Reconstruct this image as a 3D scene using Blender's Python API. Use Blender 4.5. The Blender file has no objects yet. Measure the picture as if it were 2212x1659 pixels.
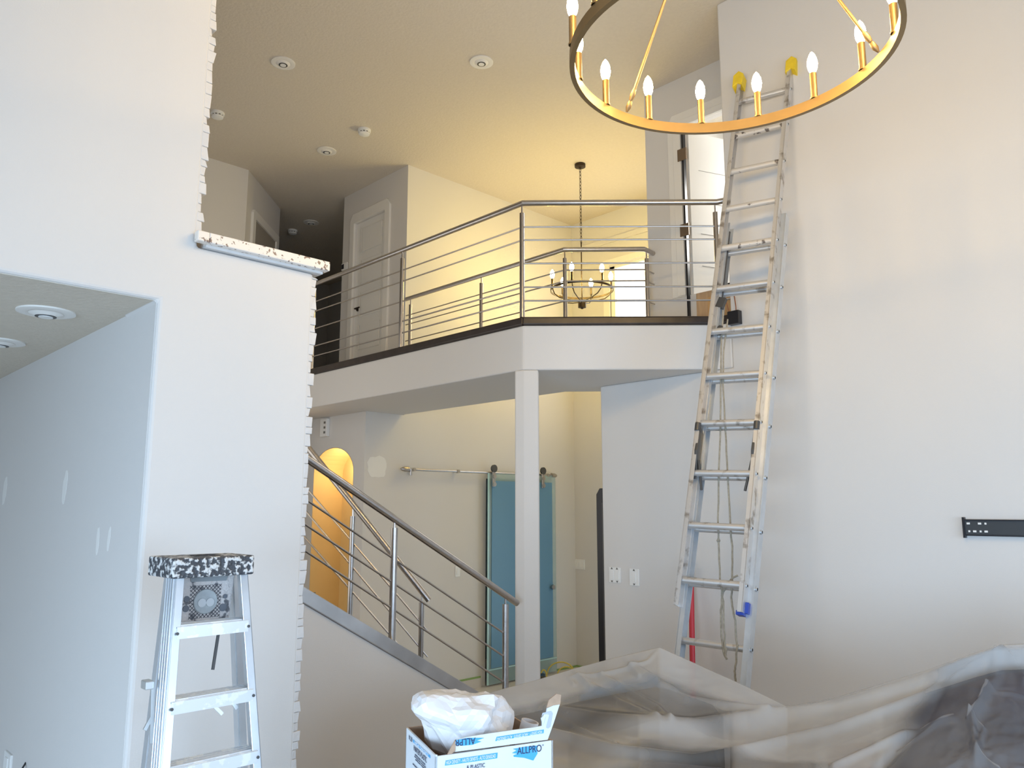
import bpy, bmesh, math, random
from mathutils import Vector, Matrix, noise
random.seed(7)
S = bpy.context.scene
COL = S.collection

# ------------------------------------------------------------------ camera
FPX, HOR = 1700.0, 270.0
PITCH = math.atan(HOR / FPX); AZ = math.radians(45.87); EYE = 2.0
CAM = Vector((0, 0, EYE))
FWD = Vector((math.cos(AZ), math.sin(AZ), 0)); RGT = Vector((math.sin(AZ), -math.cos(AZ), 0)); UP = Vector((0, 0, 1))
cam = bpy.data.cameras.new('camera'); co = bpy.data.objects.new('camera', cam); COL.objects.link(co)
cam.sensor_fit = 'HORIZONTAL'; cam.sensor_width = 36; cam.lens = 36 * FPX / 2212; cam.clip_start = 0.05; cam.clip_end = 100
CF = FWD * math.cos(PITCH) + UP * math.sin(PITCH); CU = -FWD * math.sin(PITCH) + UP * math.cos(PITCH)
m = Matrix((RGT, CU, -CF)).transposed().to_4x4(); m.translation = CAM; co.matrix_world = m
S.camera = co

# ------------------------------------------------------------------ world, lights, exposure
S.view_settings.view_transform = 'Standard'; S.view_settings.look = 'None'
S.view_settings.gamma = 1; S.view_settings.use_curve_mapping = False
S.view_settings.exposure = 0.26
W = bpy.data.worlds.new('sky'); S.world = W; W.use_nodes = True
W.node_tree.nodes['Background'].inputs[0].default_value = (0.75, 0.88, 1.0, 1)
W.node_tree.nodes['Background'].inputs[1].default_value = 0.3
S.cycles.max_bounces = 8; S.cycles.diffuse_bounces = 5; S.cycles.transparent_max_bounces = 12
S.cycles.use_denoising = True; S.cycles.sample_clamp_indirect = 4.0

def area(name, loc, to, sx, sy, power, color, spread=180):
    l = bpy.data.lights.new(name, 'AREA'); l.spread = math.radians(spread); l.shape = 'RECTANGLE'; l.size = sx; l.size_y = sy; l.energy = power; l.color = color
    o = bpy.data.objects.new(name, l); COL.objects.link(o); o.location = loc
    o.rotation_euler = (Vector(to) - Vector(loc)).to_track_quat('-Z', 'Y').to_euler(); return o
# daylight through the tall windows behind the camera
area('window_daylight', (1.2, -4.35, 1.9), (1.8, 5, -.2), 5.4, 2.6, 122, (0.56, 0.75, 1.0), 130)
area('upper_window_daylight', (0.6, -4.35, 4.5), (0.6, 5, 4.2), 6.0, 2.2, 10, (1.0, 0.72, 0.50))
area('side_window_daylight', (-3.85, -0.8, 1.3), (5, 0.6, -1.2), 4.5, 2.0, 190, (0.54, 0.75, 1.0), 115)
# two added fill lamps: one brightens the balcony fascia, one the lower foyer
area('stair_fill', (1.45, 6.2, 2.4), (5, 6.0, 2.2), 3.2, 3.0, 32, (0.96, 0.95, 0.92))
area('foyer_fill', (7.85, 5.2, 1.2), (5, 6.2, 1.4), 1.4, 2.0, 14, (0.56, 0.80, 1.0))

# ------------------------------------------------------------------ helpers
def ray(x, y): return CF * FPX + RGT * (x - 1106) + CU * (829.5 - y)
def at(x, y, ax, v):
    r = ray(x, y); i = 'XYZ'.index(ax); return CAM + r * ((v - CAM[i]) / r[i])
def atd(x, y, d): r = ray(x, y); return CAM + r * (d / r.dot(FWD))
def atp(x, y, p, n): r = ray(x, y); return CAM + r * ((Vector(p) - CAM).dot(n) / r.dot(n))

class MB:
    def __init__(s): s.v = []; s.f = []
    def add(s, vs, fs):
        b = len(s.v); s.v += [Vector(v) for v in vs]; s.f += [tuple(b + i for i in f) for f in fs]; return s
    def obox(s, c, ax, ay, az, hx, hy, hz):
        c = Vector(c); ax = Vector(ax).normalized() * hx; ay = Vector(ay).normalized() * hy; az = Vector(az).normalized() * hz
        vs = [c + i * ax + j * ay + k * az for k in (-1, 1) for j in (-1, 1) for i in (-1, 1)]
        return s.add(vs, [(0, 2, 3, 1), (4, 5, 7, 6), (0, 1, 5, 4), (2, 6, 7, 3), (0, 4, 6, 2), (1, 3, 7, 5)])
    def box(s, x0, x1, y0, y1, z0, z1):
        return s.obox(((x0 + x1) / 2, (y0 + y1) / 2, (z0 + z1) / 2), (1, 0, 0), (0, 1, 0), (0, 0, 1), abs(x1 - x0) / 2, abs(y1 - y0) / 2, abs(z1 - z0) / 2)
    def bar(s, a, b, w, h, up=(0, 0, 1)):
        a = Vector(a); b = Vector(b); d = (b - a).normalized(); x = d.cross(Vector(up)).normalized(); z = x.cross(d).normalized()
        return s.obox((a + b) / 2, x, d, z, w / 2, (b - a).length / 2, h / 2)
    def tube(s, pts, r, n=12, cap=True, closed=False):
        pts = [Vector(p) for p in pts]; N = len(pts); rs = r if isinstance(r, (list, tuple)) else [r] * N
        d0 = (pts[1] - pts[0]).normalized(); u = d0.orthogonal().normalized(); vs = []
        for i, p in enumerate(pts):
            if closed: d = (pts[(i + 1) % N] - pts[i - 1]).normalized()
            else: d = ((pts[min(i + 1, N - 1)] - p).normalized() + (p - pts[max(i - 1, 0)]).normalized())
            d = d.normalized() if d.length > 1e-6 else d0
            u = (u - d * u.dot(d)).normalized(); w = d.cross(u)
            k = 1.0
            if not closed and 0 < i < N - 1:
                c = d.dot((p - pts[i - 1]).normalized()); k = 1 / max(c, .5)
            for j in range(n):
                t = 2 * math.pi * j / n; vs.append(p + (u * math.cos(t) + w * math.sin(t)) * rs[i] * (k if k < 1.05 else 1.02))
        fs = []
        for i in range(N if closed else N - 1):
            a = i * n; b = ((i + 1) % N) * n
            for j in range(n): fs.append((a + j, a + (j + 1) % n, b + (j + 1) % n, b + j))
        if cap and not closed: fs += [tuple(reversed(range(n))), tuple(range((N - 1) * n, N * n))]
        return s.add(vs, fs)
    def lathe(s, base, prof, n=20, axis=(0, 0, 1)):
        base = Vector(base); a = Vector(axis).normalized(); u = a.orthogonal().normalized(); w = a.cross(u); vs = []
        for r, h in prof:
            for j in range(n):
                t = 2 * math.pi * j / n; vs.append(base + a * h + (u * math.cos(t) + w * math.sin(t)) * r)
        fs = []
        for i in range(len(prof) - 1):
            for j in range(n): fs.append((i * n + j, i * n + (j + 1) % n, (i + 1) * n + (j + 1) % n, (i + 1) * n + j))
        fs += [tuple(reversed(range(n))), tuple(range((len(prof) - 1) * n, len(prof) * n))]
        return s.add(vs, fs)
    def prism(s, pts, off):      # planar polygon extruded by off
        pts = [Vector(p) for p in pts]; off = Vector(off); n = len(pts)
        vs = pts + [p + off for p in pts]
        return s.add(vs, [tuple(range(n)), tuple(reversed(range(n, 2 * n)))] + [(i, i + n, (i + 1) % n + n, (i + 1) % n) for i in range(n)])
    def build(s, name, mat, parent=None, smooth=False, bevel=0, seg=2, ang=40):
        me = bpy.data.meshes.new(name); o = bpy.data.objects.new(name, me); COL.objects.link(o)
        org = Vector((0, 0, 0))
        if parent is not None:
            o.parent = parent; q = parent
            while q.parent: q = q.parent
            org = q.location.copy()
        me.from_pydata([tuple(v - org) for v in s.v], [], s.f)
        bm = bmesh.new(); bm.from_mesh(me); bmesh.ops.recalc_face_normals(bm, faces=bm.faces); bm.to_mesh(me); bm.free()
        if bevel:
            md = o.modifiers.new('bevel', 'BEVEL'); md.width = bevel; md.segments = seg; md.limit_method = 'ANGLE'; md.angle_limit = math.radians(35)
        if smooth:
            me.shade_smooth()
            try: me.set_sharp_from_angle(angle=math.radians(ang))
            except Exception: pass
        if mat: me.materials.append(mat)
        return o

def tag(o, label, cat, group=None):
    o['label'] = label; o['category'] = cat
    if group: o['group'] = group
    return o
def thing(name, label, cat, loc, group=None):
    o = bpy.data.objects.new(name, None); COL.objects.link(o); o.location = loc; o.empty_display_size = .1
    return tag(o, label, cat, group)
def struct(o): o['kind'] = 'structure'; return o
def stuff(o): o['kind'] = 'stuff'; return o

# ------------------------------------------------------------------ materials
def mat(name, c, rough=.6, metal=0, var=0, vs=8, bump=0, bs=60, c2=None, thr=None, spec=None, stretch=None):
    M = bpy.data.materials.new(name); M.use_nodes = True; nt = M.node_tree; b = nt.nodes['Principled BSDF']
    b.inputs['Base Color'].default_value = (*c, 1); b.inputs['Roughness'].default_value = rough; b.inputs['Metallic'].default_value = metal
    if spec is not None: b.inputs['Specular IOR Level'].default_value = spec
    tc = nt.nodes.new('ShaderNodeTexCoord'); src = tc.outputs['Object']
    if stretch:
        mp = nt.nodes.new('ShaderNodeMapping'); mp.inputs['Scale'].default_value = stretch; nt.links.new(src, mp.inputs[0]); src = mp.outputs[0]
    if var or c2:
        nz = nt.nodes.new('ShaderNodeTexNoise'); nz.inputs['Scale'].default_value = vs; nz.inputs['Detail'].default_value = 6; nt.links.new(src, nz.inputs['Vector'])
        cr = nt.nodes.new('ShaderNodeValToRGB'); nt.links.new(nz.outputs['Fac'], cr.inputs[0])
        if c2:
            t = thr or (.5, .55); cr.color_ramp.elements[0].position = t[0]; cr.color_ramp.elements[1].position = t[1]
            cr.color_ramp.elements[0].color = (*c, 1); cr.color_ramp.elements[1].color = (*c2, 1)
        else:
            cr.color_ramp.elements[0].position = .3; cr.color_ramp.elements[1].position = .7
            cr.color_ramp.elements[0].color = (*[max(0, x * (1 - var)) for x in c], 1); cr.color_ramp.elements[1].color = (*[min(1, x * (1 + var)) for x in c], 1)
        nt.links.new(cr.outputs[0], b.inputs['Base Color'])
    if bump:
        n2 = nt.nodes.new('ShaderNodeTexNoise'); n2.inputs['Scale'].default_value = bs; n2.inputs['Detail'].default_value = 3; nt.links.new(src, n2.inputs['Vector'])
        bp = nt.nodes.new('ShaderNodeBump'); bp.inputs['Strength'].default_value = bump; bp.inputs['Distance'].default_value = .01
        nt.links.new(n2.outputs['Fac'], bp.inputs['Height']); nt.links.new(bp.outputs[0], b.inputs['Normal'])
    return M
def emit(name, c, s):
    M = bpy.data.materials.new(name); M.use_nodes = True; nt = M.node_tree; nt.nodes.remove(nt.nodes['Principled BSDF'])
    e = nt.nodes.new('ShaderNodeEmission'); e.inputs[0].default_value = (*c, 1); e.inputs[1].default_value = s
    nt.links.new(e.outputs[0], nt.nodes['Material Output'].inputs[0]); return M

WALL = mat('wall_paint', (.685, .665, .64), .75, bump=.08, bs=180, spec=.25)
CEIL = mat('ceiling_texture', (.66, .60, .51), .9, bump=.35, bs=45, var=.02, vs=30, spec=.1)
FLOOR = mat('floor_tile', (.60, .57, .53), .45, var=.05, vs=6)
TRIM = mat('white_trim_paint', (.80, .78, .74), .45, var=.01)
STONE = mat('painted_stone', (.67, .655, .64), .75, var=.03, vs=20, bump=.3, bs=40)
YEL = mat('yellow_niche_paint', (.78, .56, .24), .75, var=.03, vs=3)
DARKW = mat('dark_stained_wood', (.030, .020, .016), .35, var=.3, vs=12)
STEEL = mat('brushed_steel', (.50, .47, .45), .28, 1, var=.06, vs=30)
BAND = mat('brushed_steel_band', (.55, .55, .56), .32, 1, var=.22, vs=3.2)
ALU = mat('worn_aluminium', (.70, .69, .68), .42, .75, c2=(.36, .33, .30), thr=(.56, .68), vs=14)
ALUB = mat('bright_aluminium', (.66, .69, .72), .32, .75, var=.08, vs=9)
ALUD = mat('paint_smeared_aluminium', (.66, .63, .59), .5, .4, c2=(.16, .14, .13), thr=(.60, .66), vs=22)
GOLD = mat('brushed_gold', (.32, .215, .10), .42, .75, var=.05, vs=12)
BRONZE = mat('dark_bronze', (.055, .04, .03), .4, .8)
GLASSY = mat('clear_glass_edge', (.45, .68, .68), .15)
BLK = mat('black_paint', (.012, .012, .016), .3)
DGREY = mat('dark_grey_steel', (.10, .10, .10), .45, .6)
YMIT = mat('yellow_rubber_mitt', (.85, .62, .03), .6, var=.08, vs=20, bump=.3, bs=80)
ROPE = mat('old_rope', (.33, .30, .24), .9, var=.2, vs=60)
RED = mat('red_paint', (.55, .03, .045), .4)
BLUE = mat('blue_plastic', (.03, .07, .40), .4)
WPL = mat('white_plastic', (.82, .82, .80), .4)
GREYH = mat('grey_recess', (.16, .15, .13), .6)
PATCH = mat('dried_plaster', (.80, .79, .76), .85)
DOORP = mat('door_paint', (.78, .77, .74), .45)
WOODT = mat('tan_wood', (.50, .34, .20), .5, var=.12, vs=5, stretch=(8, 8, 1))
TAPE = mat('green_tape', (.26, .40, .14), .7)
GRAN = mat('speckled_granite', (.78, .74, .69), .3, c2=(.22, .16, .14), thr=(.60, .63), vs=55)
BULB = emit('lit_bulb', (1.0, .66, .24), 165)
BULBF = emit('lit_foyer_bulb', (1.0, .74, .20), 240)
DAY = emit('window_sky', (1.0, .985, .95), 2.2)

# ------------------------------------------------------------------ setting
ZC, ZS, ZF, ZL = 5.93, 3.02, 3.36, 3.424
struct(MB().box(-4.2, 10, -4.6, 12.2, -.12, 0).build('floor', FLOOR))
struct(MB().box(-4.2, 10, -4.6, 12.2, ZC, ZC + .15).build('ceiling', CEIL))
# left wall: header over the niche, tall pier, low pier under the stone cap
wl = MB()
wl.prism([(x, 3.0, z_) for x, z_ in ((1.05, 0), (1.700, 0), (1.700, 3.021), (1.185, 3.021), (1.185, ZC), (-4.2, ZC), (-4.2, 2.78), (1.05, 2.78))], (0, .35, 0))
WLo = struct(wl.build('wall_left', WALL, bevel=.016, seg=3))
struct(MB().box(1.0485, 1.17, 3.016, 5.75, 0, 2.779).build('wall_niche_side', WALL))
struct(MB().box(-4.2, 1.05, 3.016, 5.75, 2.7785, 2.9).build('ceiling_niche', CEIL))
struct(MB().box(-4.2, 1.05, 5.6, 5.75, 0, 2.78).build('wall_niche_back', WALL))
# stones of the veneer whose edges stand proud of the two pier ends
z = 0.0; k = 0
def stone(x, z0, z1, y1=3.36):
    j = lambda a: random.uniform(-a, a)
    p = random.uniform(.006, .021)
    vs = [(x - .012, 3.0005, z0), (x + p + j(.005), 3.003 + j(.002), z0), (x + p + j(.006), y1, z0), (x - .012, y1, z0),
          (x - .012, 3.0005, z1), (x + p + j(.007), 3.003 + j(.002), z1), (x + p + j(.006), y1, z1), (x - .012, y1, z1)]
    MB().add(vs, [(0, 1, 2, 3), (4, 5, 6, 7), (0, 1, 5, 4), (1, 2, 6, 5), (2, 3, 7, 6), (3, 0, 4, 7)]).build('stone', STONE, WLo, bevel=.002, seg=1)
while z < 3.0:
    h = random.uniform(.028, .062); h = min(h, 3.005 - z); stone(1.700, z, z + h - .0015); z += h
z = 3.075
while z < 5.9:
    h = random.uniform(.028, .062); h = min(h, 5.92 - z); stone(1.185, z, z + h - .0015); z += h
# granite cap
cp = thing('stone_cap', 'white speckled granite cap on the low stone-edged wall', 'ledge', (1.46, 3.2, 3.03))
c = MB(); c.box(1.212, 1.752, 2.955, 3.40, 3.033, 3.075); c.box(1.165, 1.212, 2.955, 2.993, 3.033, 3.075); c.build('slab', GRAN, cp, bevel=.004)
MB().box(1.213, 1.735, 2.988, 3.38, 3.0225, 3.033).build('mortar_bed', STONE, cp)

# right wall (long), its upper return, wall with the raised door
struct(MB().prism([(5.1, -4.6, 0), (5.1, 4.19, 0), (5.1, 4.19, ZS), (5.1, 2.94, ZS), (5.1, 2.94, ZC), (5.1, -4.6, ZC)], (.12, 0, 0)).build('wall_right', WALL, bevel=.012))
struct(MB().box(5.22, 6.6, 2.80, 2.94, ZF, ZC).build('wall_right_return', WALL))
dX = 5.8; y0, y1, z0, z1 = 3.02, 3.735, 3.86, 5.34
dw = MB()
dw.box(dX, dX + .1, 2.94, y0, ZF, ZC); dw.box(dX, dX + .1, y1, 4.16, ZF, ZC); dw.box(dX, dX + .1, y0, y1, ZF, z0); dw.box(dX, dX + .1, y0, y1, z1 + .12, ZC)
struct(dw.build('wall_raised_door', WALL))
struct(MB().box(dX + .1, 8.1, 4.05, 4.16, 0, ZC).build('wall_foyer_near', WALL))
struct(MB().box(5.22, dX + .1, 4.06, 4.19, 0, ZS).build('wall_foyer_jamb', WALL))
struct(MB().box(7.2, 7.3, 2.5, 4.05, ZF, ZC).build('wall_attic_room', mat('sage_paint', (.45, .52, .46), .8)))
area('attic_window_daylight', (6.9, 2.9, 5.0), (5.95, 3.6, 4.6), .8, .8, 40, (1, .97, .92))
# casing, jamb and door
cs = MB()
oy = 3.90; oz = z1 + .24
cs.prism([(dX - .02, oy, z0 - .005), (dX - .02, y1 + .02, z0 - .005), (dX - .02, y1 + .02, z1 + .10), (dX - .02, 2.93, z1 + .10), (dX - .02, 2.93, oz), (dX - .02, oy - .05, oz), (dX - .02, oy, oz - .09)], (.03, 0, 0))
cs.prism([(dX - .035, y1 + .10, z0), (dX - .035, y1 + .02, z0), (dX - .035, y1 + .02, z1 + .10), (dX - .035, 2.93, z1 + .10), (dX - .035, 2.93, z1 + .16), (dX - .035, y1 + .10, z1 + .16)], (.02, 0, 0))
dc = struct(cs.build('trim_1', TRIM, bevel=.006))
MB().box(dX - .028, dX + .01, y1 - .008, y1 + .010, ZF, z1 + .10).build('weather_strip', BLK, dc)
dr = MB()
hinge = Vector((dX + .02, y1 - .015, 0)); fd = Vector((.93, -.37, 0)).normalized(); nd = Vector((-fd.y, fd.x, 0)) * -1
dr.prism([hinge + fd * .02 + UP * z0, hinge + fd * .80 + UP * z0, hinge + fd * .80 + UP * (z1 + .06), hinge + fd * .02 + UP * (z1 + .06)], -nd * .035)
d1 = struct(dr.build('door_1', DOORP))
for i in range(4):
    zz = z0 + .28 + i * .30
    MB().prism([hinge + fd * .12 + UP * zz + nd * .004, hinge + fd * .68 + UP * zz + nd * .004, hinge + fd * .68 + UP * (zz + .004) + nd * .004, hinge + fd * .12 + UP * (zz + .004) + nd * .004], -nd * .004).build('panel_groove', mat('groove_shade', (.42, .41, .40), .6), d1)
for zz in (5.16, 4.45):
    MB().box(dX - .045, dX - .034, y1 - .045, y1 + .045, zz - .055, zz + .055).build('hinge', mat('hinge_bronze', (.22, .16, .11), .45, .6), d1)
# wooden riser panel under the raised door
wp = thing('wood_step_panel', 'tan wooden panelled step under the raised white door', 'step', (5.74, 3.3, ZF))
MB().box(5.72, 5.795, 2.97, 3.62, ZF, 3.835).build('face_board', WOODT, wp, bevel=.006)
MB().box(5.705, 5.719, 3.0, 3.50, ZF + .02, 3.775).build('panel', mat('orange_oak', (.55, .34, .16), .5, var=.1, vs=4, stretch=(6, 6, 1)), wp, bevel=.006)
MB().box(5.70, 5.795, 2.97, 3.30, 3.837, 3.857).build('nosing', DARKW, wp)

# foyer walls
wf = MB()
ox0, ox1, ozt = 6.36, 7.40, 2.36
wf.box(4.64, ox0, 7.0, 7.12, 0, ZS); wf.box(5.14, 8.07, 7.0, 7.12, ZS, ZC); wf.box(ox0, ox1, 7.0, 7.12, ozt, ZS); wf.box(ox1, 8.07, 7.0, 7.12, 0, ZS)
struct(wf.build('wall_foyer_track', WALL))
struct(MB().box(ox0 - .3, ox1 + .3, 8.2, 8.3, 0, ZS).build('wall_den_back', mat('den_daylight_blue', (.16, .26, .33), .8)))  # the room's bluish daylight is put into the wall colour
wr = MB(); wy0, wy1, wz0, wz1 = 4.9, 6.33, ZF - .2, 5.17
wr.box(7.95, 8.07, wy1, 7.0, 0, ZC); wr.box(7.95, 8.07, 4.16, wy0, 0, ZC); wr.box(7.95, 8.07, wy0, wy1, 0, wz0); wr.box(7.95, 8.07, wy0, wy1, wz1, ZC)
struct(wr.build('wall_foyer_far', WALL))
wn = struct(MB().box(7.93, 7.96, wy1, wy1 + .10, wz0, wz1 + .02).box(7.93, 7.96, wy0, wy1 + .10, wz1 + .02, wz1 + .10).build('window_1', TRIM))
MB().box(7.96, 8.0, wy1 - .07, wy1, wz0, wz1).box(7.96, 8.0, wy0, wy1, wz1 - .03, wz1).build('window_frame', WPL, wn)
MB().box(8.03, 8.04, wy0, wy1, wz0, wz1).build('pane', DAY, wn)
MB().box(7.92, 7.95, 5.2, 6.9, wz1 + .33, wz1 + .40).build('trim_2', WALL)['kind'] = 'structure'
# arched niche wall
ay0, ay1, azs, aza = 7.20, 8.02, 2.40, 2.67
arch = []
for i in range(17):
    t = math.pi * i / 16; arch.append(((ay0 + ay1) / 2 + (ay1 - ay0) / 2 * math.cos(t), azs + (aza - azs) * math.sin(t)))
aw = MB()
aw.box(4.64, 4.74, 7.12, ay0, 0, ZS); aw.box(4.64, 4.74, ay1, 9.4, 0, ZS); aw.box(4.64, 4.74, ay0, ay1, 0, .45)
pts = [(4.64, ay1, ZS), (4.64, ay0, ZS)] + [(4.64, y, zz) for y, zz in reversed(arch)]
aw.prism(pts, (.10, 0, 0))
struct(aw.build('wall_arch', WALL))
ni = MB(); ni.box(5.02, 5.06, ay0 - .02, ay1 + .02, .4, 2.72)
ins = lambda y: (ay0 + ay1) / 2 + (y - (ay0 + ay1) / 2) * .985
ring = [(ins(ay0), .45)] + [(ins(y), zz - .004) for y, zz in reversed(arch)] + [(ins(ay1), .45)]
for (ya, za), (yb, zb) in zip(ring, ring[1:]):
    ni.add([(4.641, ya, za), (5.02, ya, za), (5.02, yb, zb), (4.641, yb, zb)], [(0, 1, 2, 3)])
ni.box(4.65, 5.02, ay0, ay1, .43, .45)
struct(ni.build('wall_niche_yellow', YEL))
l = bpy.data.lights.new('niche_spot', 'POINT'); l.energy = 4.6; l.color = (1, .85, .6); l.shadow_soft_size = .05
lo = bpy.data.objects.new('niche_spot', l); COL.objects.link(lo); lo.location = (4.86, 7.6, 2.45)

# upper floor slab
poly = [(4.07, 8.42), (4.07, 4.077), (5.1, 3.035), (5.1, 2.94), (5.8, 2.94), (5.8, 4.05), (5.62, 4.08), (5.12, 4.60), (5.12, 7.12), (7.2, 7.12), (7.2, 12.1), (3.7, 12.1), (3.7, 8.42)]
fl = struct(MB().prism([(x, y, ZS) for x, y in poly], (0, 0, ZF - ZS)).build('floor_upper', WALL, bevel=.012))
struct(MB().box(1.3, 3.86, 8.42, 8.54, 0, ZC).build('wall_stair_end', WALL))
struct(MB().prism([(3.86, 8.42, ZF), (4.72, 9.28, ZF), (4.63, 9.37, ZF), (3.77, 8.51, ZF)], (0, 0, ZC - ZF)).build('wall_hall_angled', WALL))
struct(MB().box(4.62, 4.72, 9.28, 12.1, ZF, ZC).build('wall_hall_left', WALL))
struct(MB().box(4.6, 7.2, 12.0, 12.1, ZF, ZC).build('wall_hall_end', WALL))
struct(MB().box(5.22, 7.1, 8.25, 8.35, ZF, ZC).build('wall_hall_right', WALL))
cy0, cy1, cz1 = 7.42, 8.07, 5.50
cw = MB(); cw.box(5.12, 5.22, 6.9995, cy0, ZF, ZC); cw.box(5.12, 5.22, cy1, 8.35, ZF, ZC); cw.box(5.12, 5.22, cy0, cy1, cz1, ZC)
struct(cw.build('wall_closet', WALL))
oy0, oy1, ozz = cy0 - .10, cy1 + .09, cz1 + .13
struct(MB().prism([(5.095, oy0, ZF), (5.095, cy0, ZF), (5.095, cy0, cz1), (5.095, cy1, cz1), (5.095, cy1, ZF), (5.095, oy1, ZF), (5.095, oy1, ozz - .08), (5.095, oy1 - .06, ozz), (5.095, oy0 + .06, ozz), (5.095, oy0, ozz - .08)], (.03, 0, 0)).build('trim_3', TRIM, bevel=.005))
d2 = struct(MB().box(5.145, 5.18, cy0, cy1, ZF, cz1).build('door_2', DOORP))
ph = (cz1 - ZF - .2) / 5
for i in range(5):
    a = ZF + .12 + i * (ph + .02)
    MB().box(5.131, 5.15, cy0 + .10, cy1 - .135, a, a + ph - .09).build('panel', DOORP, d2, bevel=.006)
    MB().box(5.130, 5.15, cy1 - .125, cy1 - .108, a, a + ph - .09).build('moulding_highlight', TRIM, d2)  # moulding strip in brighter paint, carrying the highlight at each panel's left
hd = MB(); hp = Vector((5.145, 7.995, 4.40)); hd.lathe(hp, [(.026, 0), (.026, .012)], 16, (-1, 0, 0)); hd.tube([hp, hp + Vector((-.05, 0, 0)), hp + Vector((-.05, -.10, 0))], .009, 8)
hd.build('handle', BRONZE, d2, smooth=True)
for zz in (5.05, 4.30): MB().box(5.13, 5.146, cy0 - .01, cy0 + .012, zz - .05, zz + .05).build('hinge', BRONZE, d2)
# hall doorway on the angled wall
e = Vector((.7071, .7071, 0)); nn = Vector((.7071, -.7071, 0)); A0 = Vector((3.86, 8.42, 0))
def hallp(s, z, o=0): return A0 + e * s + nn * o + UP * z
hz = 5.42
struct(MB().prism([hallp(.17, ZF, .0), hallp(.26, ZF, .0), hallp(.26, hz, .0), hallp(1.05, hz, .0), hallp(1.05, ZF, .0), hallp(1.14, ZF, .0), hallp(1.14, hz + .10, .0), hallp(.20, hz + .10, .0), hallp(.17, hz + .06, .0)], nn * .03).build('trim_4', TRIM))
struct(MB().prism([hallp(.26, ZF, .001), hallp(1.05, ZF, .001), hallp(1.05, hz, .001), hallp(.26, hz, .001)], nn * .008).build('door_3', mat('dim_room_tone', (.32, .29, .25), .8)))  # flat panel; the dim room behind the doorway is put into its colour
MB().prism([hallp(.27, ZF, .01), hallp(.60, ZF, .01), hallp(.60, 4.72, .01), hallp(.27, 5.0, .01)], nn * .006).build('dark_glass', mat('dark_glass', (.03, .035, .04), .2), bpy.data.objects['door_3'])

struct(MB().box(9.9, 10, -4.6, 12.2, 0, ZC).box(-4.2, 10, 12.12, 12.2, 0, ZC).box(-4.2, -4.1, 5.6, 12.1, 0, ZC).box(7.1, 7.2, 8.25, 12.1, ZF, ZC).box(5.22, 9.9, -4.6, -4.5, 0, ZC).build('wall_outer_seal', WALL))  # outer shell added against leaking sky light, with the hall's right side
# remaining enclosure behind the camera with window openings
wb = MB(); wb.box(-4.2, -2.5, -4.6, -4.5, 0, ZC); wb.box(3.7, 5.1, -4.6, -4.5, 0, ZC); wb.box(-2.5, 3.7, -4.6, -4.5, 0, .3); wb.box(-2.5, 3.7, -4.6, -4.5, 3.05, 3.35); wb.box(-2.5, 3.7, -4.6, -4.5, 5.65, ZC)
struct(wb.build('wall_back', WALL))
ws = MB(); ws.box(-4.2, -4.1, -4.5, -3.1, 0, ZC); ws.box(-4.2, -4.1, 1.5, 5.6, 0, ZC); ws.box(-4.2, -4.1, -3.1, 1.5, 0, .3); ws.box(-4.2, -4.1, -3.1, 1.5, 3.1, ZC)
struct(ws.build('wall_side', WALL))

# column
struct(MB().prism([(4.040, 4.135, 0), (4.066, 4.066, 0), (4.142, 3.990, 0), (4.21, 4.05, 0), (4.13, 4.20, 0)], (0, 0, 3.0195)).build('trim_5', WALL, bevel=.012, seg=3))
# dark ledge on the bridge edge
led = [(4.055, 8.42), (4.055, 4.071), (5.094, 3.02), (5.094, 2.90)]
inn = [(4.19, 8.42), (4.19, 4.127), (5.23, 3.08), (5.23, 2.96)]
lm = MB()
for i in range(3):
    a, b, c2_, d_ = led[i], led[i + 1], inn[i + 1], inn[i]
    lm.add([(*a, ZF), (*b, ZF), (*c2_, ZF), (*d_, ZF), (*a, ZL), (*b, ZL), (*c2_, ZL), (*d_, ZL)], [(0, 1, 2, 3), (4, 5, 6, 7), (0, 1, 5, 4), (3, 2, 6, 7), (0, 3, 7, 4), (1, 2, 6, 5)])
struct(lm.build('trim_6', DARKW, bevel=.012, seg=3))
lm2 = MB()
for a, b in (((5.125, 7.0), (5.125, 4.605)), ((5.125, 4.605), (5.63, 4.085))):
    lm2.bar((*a, ZF + .03), (*b, ZF + .03), .12, .06)
struct(lm2.build('trim_7', DARKW))

# black casing on the foyer side of the right wall end
bk = thing('black_door_casing', 'tall black door casing at the far end of the switch wall', 'door casing', (5.14, 4.23, 0))
MB().prism([(5.12, 4.19, 0), (5.12, 4.27, 0), (5.12, 4.27, 2.12), (5.12, 4.235, 2.17), (5.12, 4.19, 2.17)], (.1, 0, 0)).build('frame', BLK, bk, bevel=.004)
MB().box(5.112, 5.12, 4.197, 4.206, 0, 2.05).build('groove_highlight', DGREY, bk)  # highlight of the casing's groove put in as a lighter strip
# tile strip and tape line along the track wall
struct(MB().box(4.66, 6.28, 6.975, 7.0, 0, .10).build('baseboard_foyer', FLOOR))
tag(MB().box(4.66, 6.28, 6.985, 7.0, .10, .118).build('masking_tape', TAPE), 'green masking tape line along the base of the foyer wall', 'tape')
tp = MB(); tp.box(7.56, 7.95, 6.985, 7.0, .0, .02); tp.box(7.935, 7.95, 4.2, 7.0, 0, .02)
tag(tp.build('masking_tape', TAPE), 'green masking tape around the foyer corner beyond the glass door', 'tape')

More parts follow.
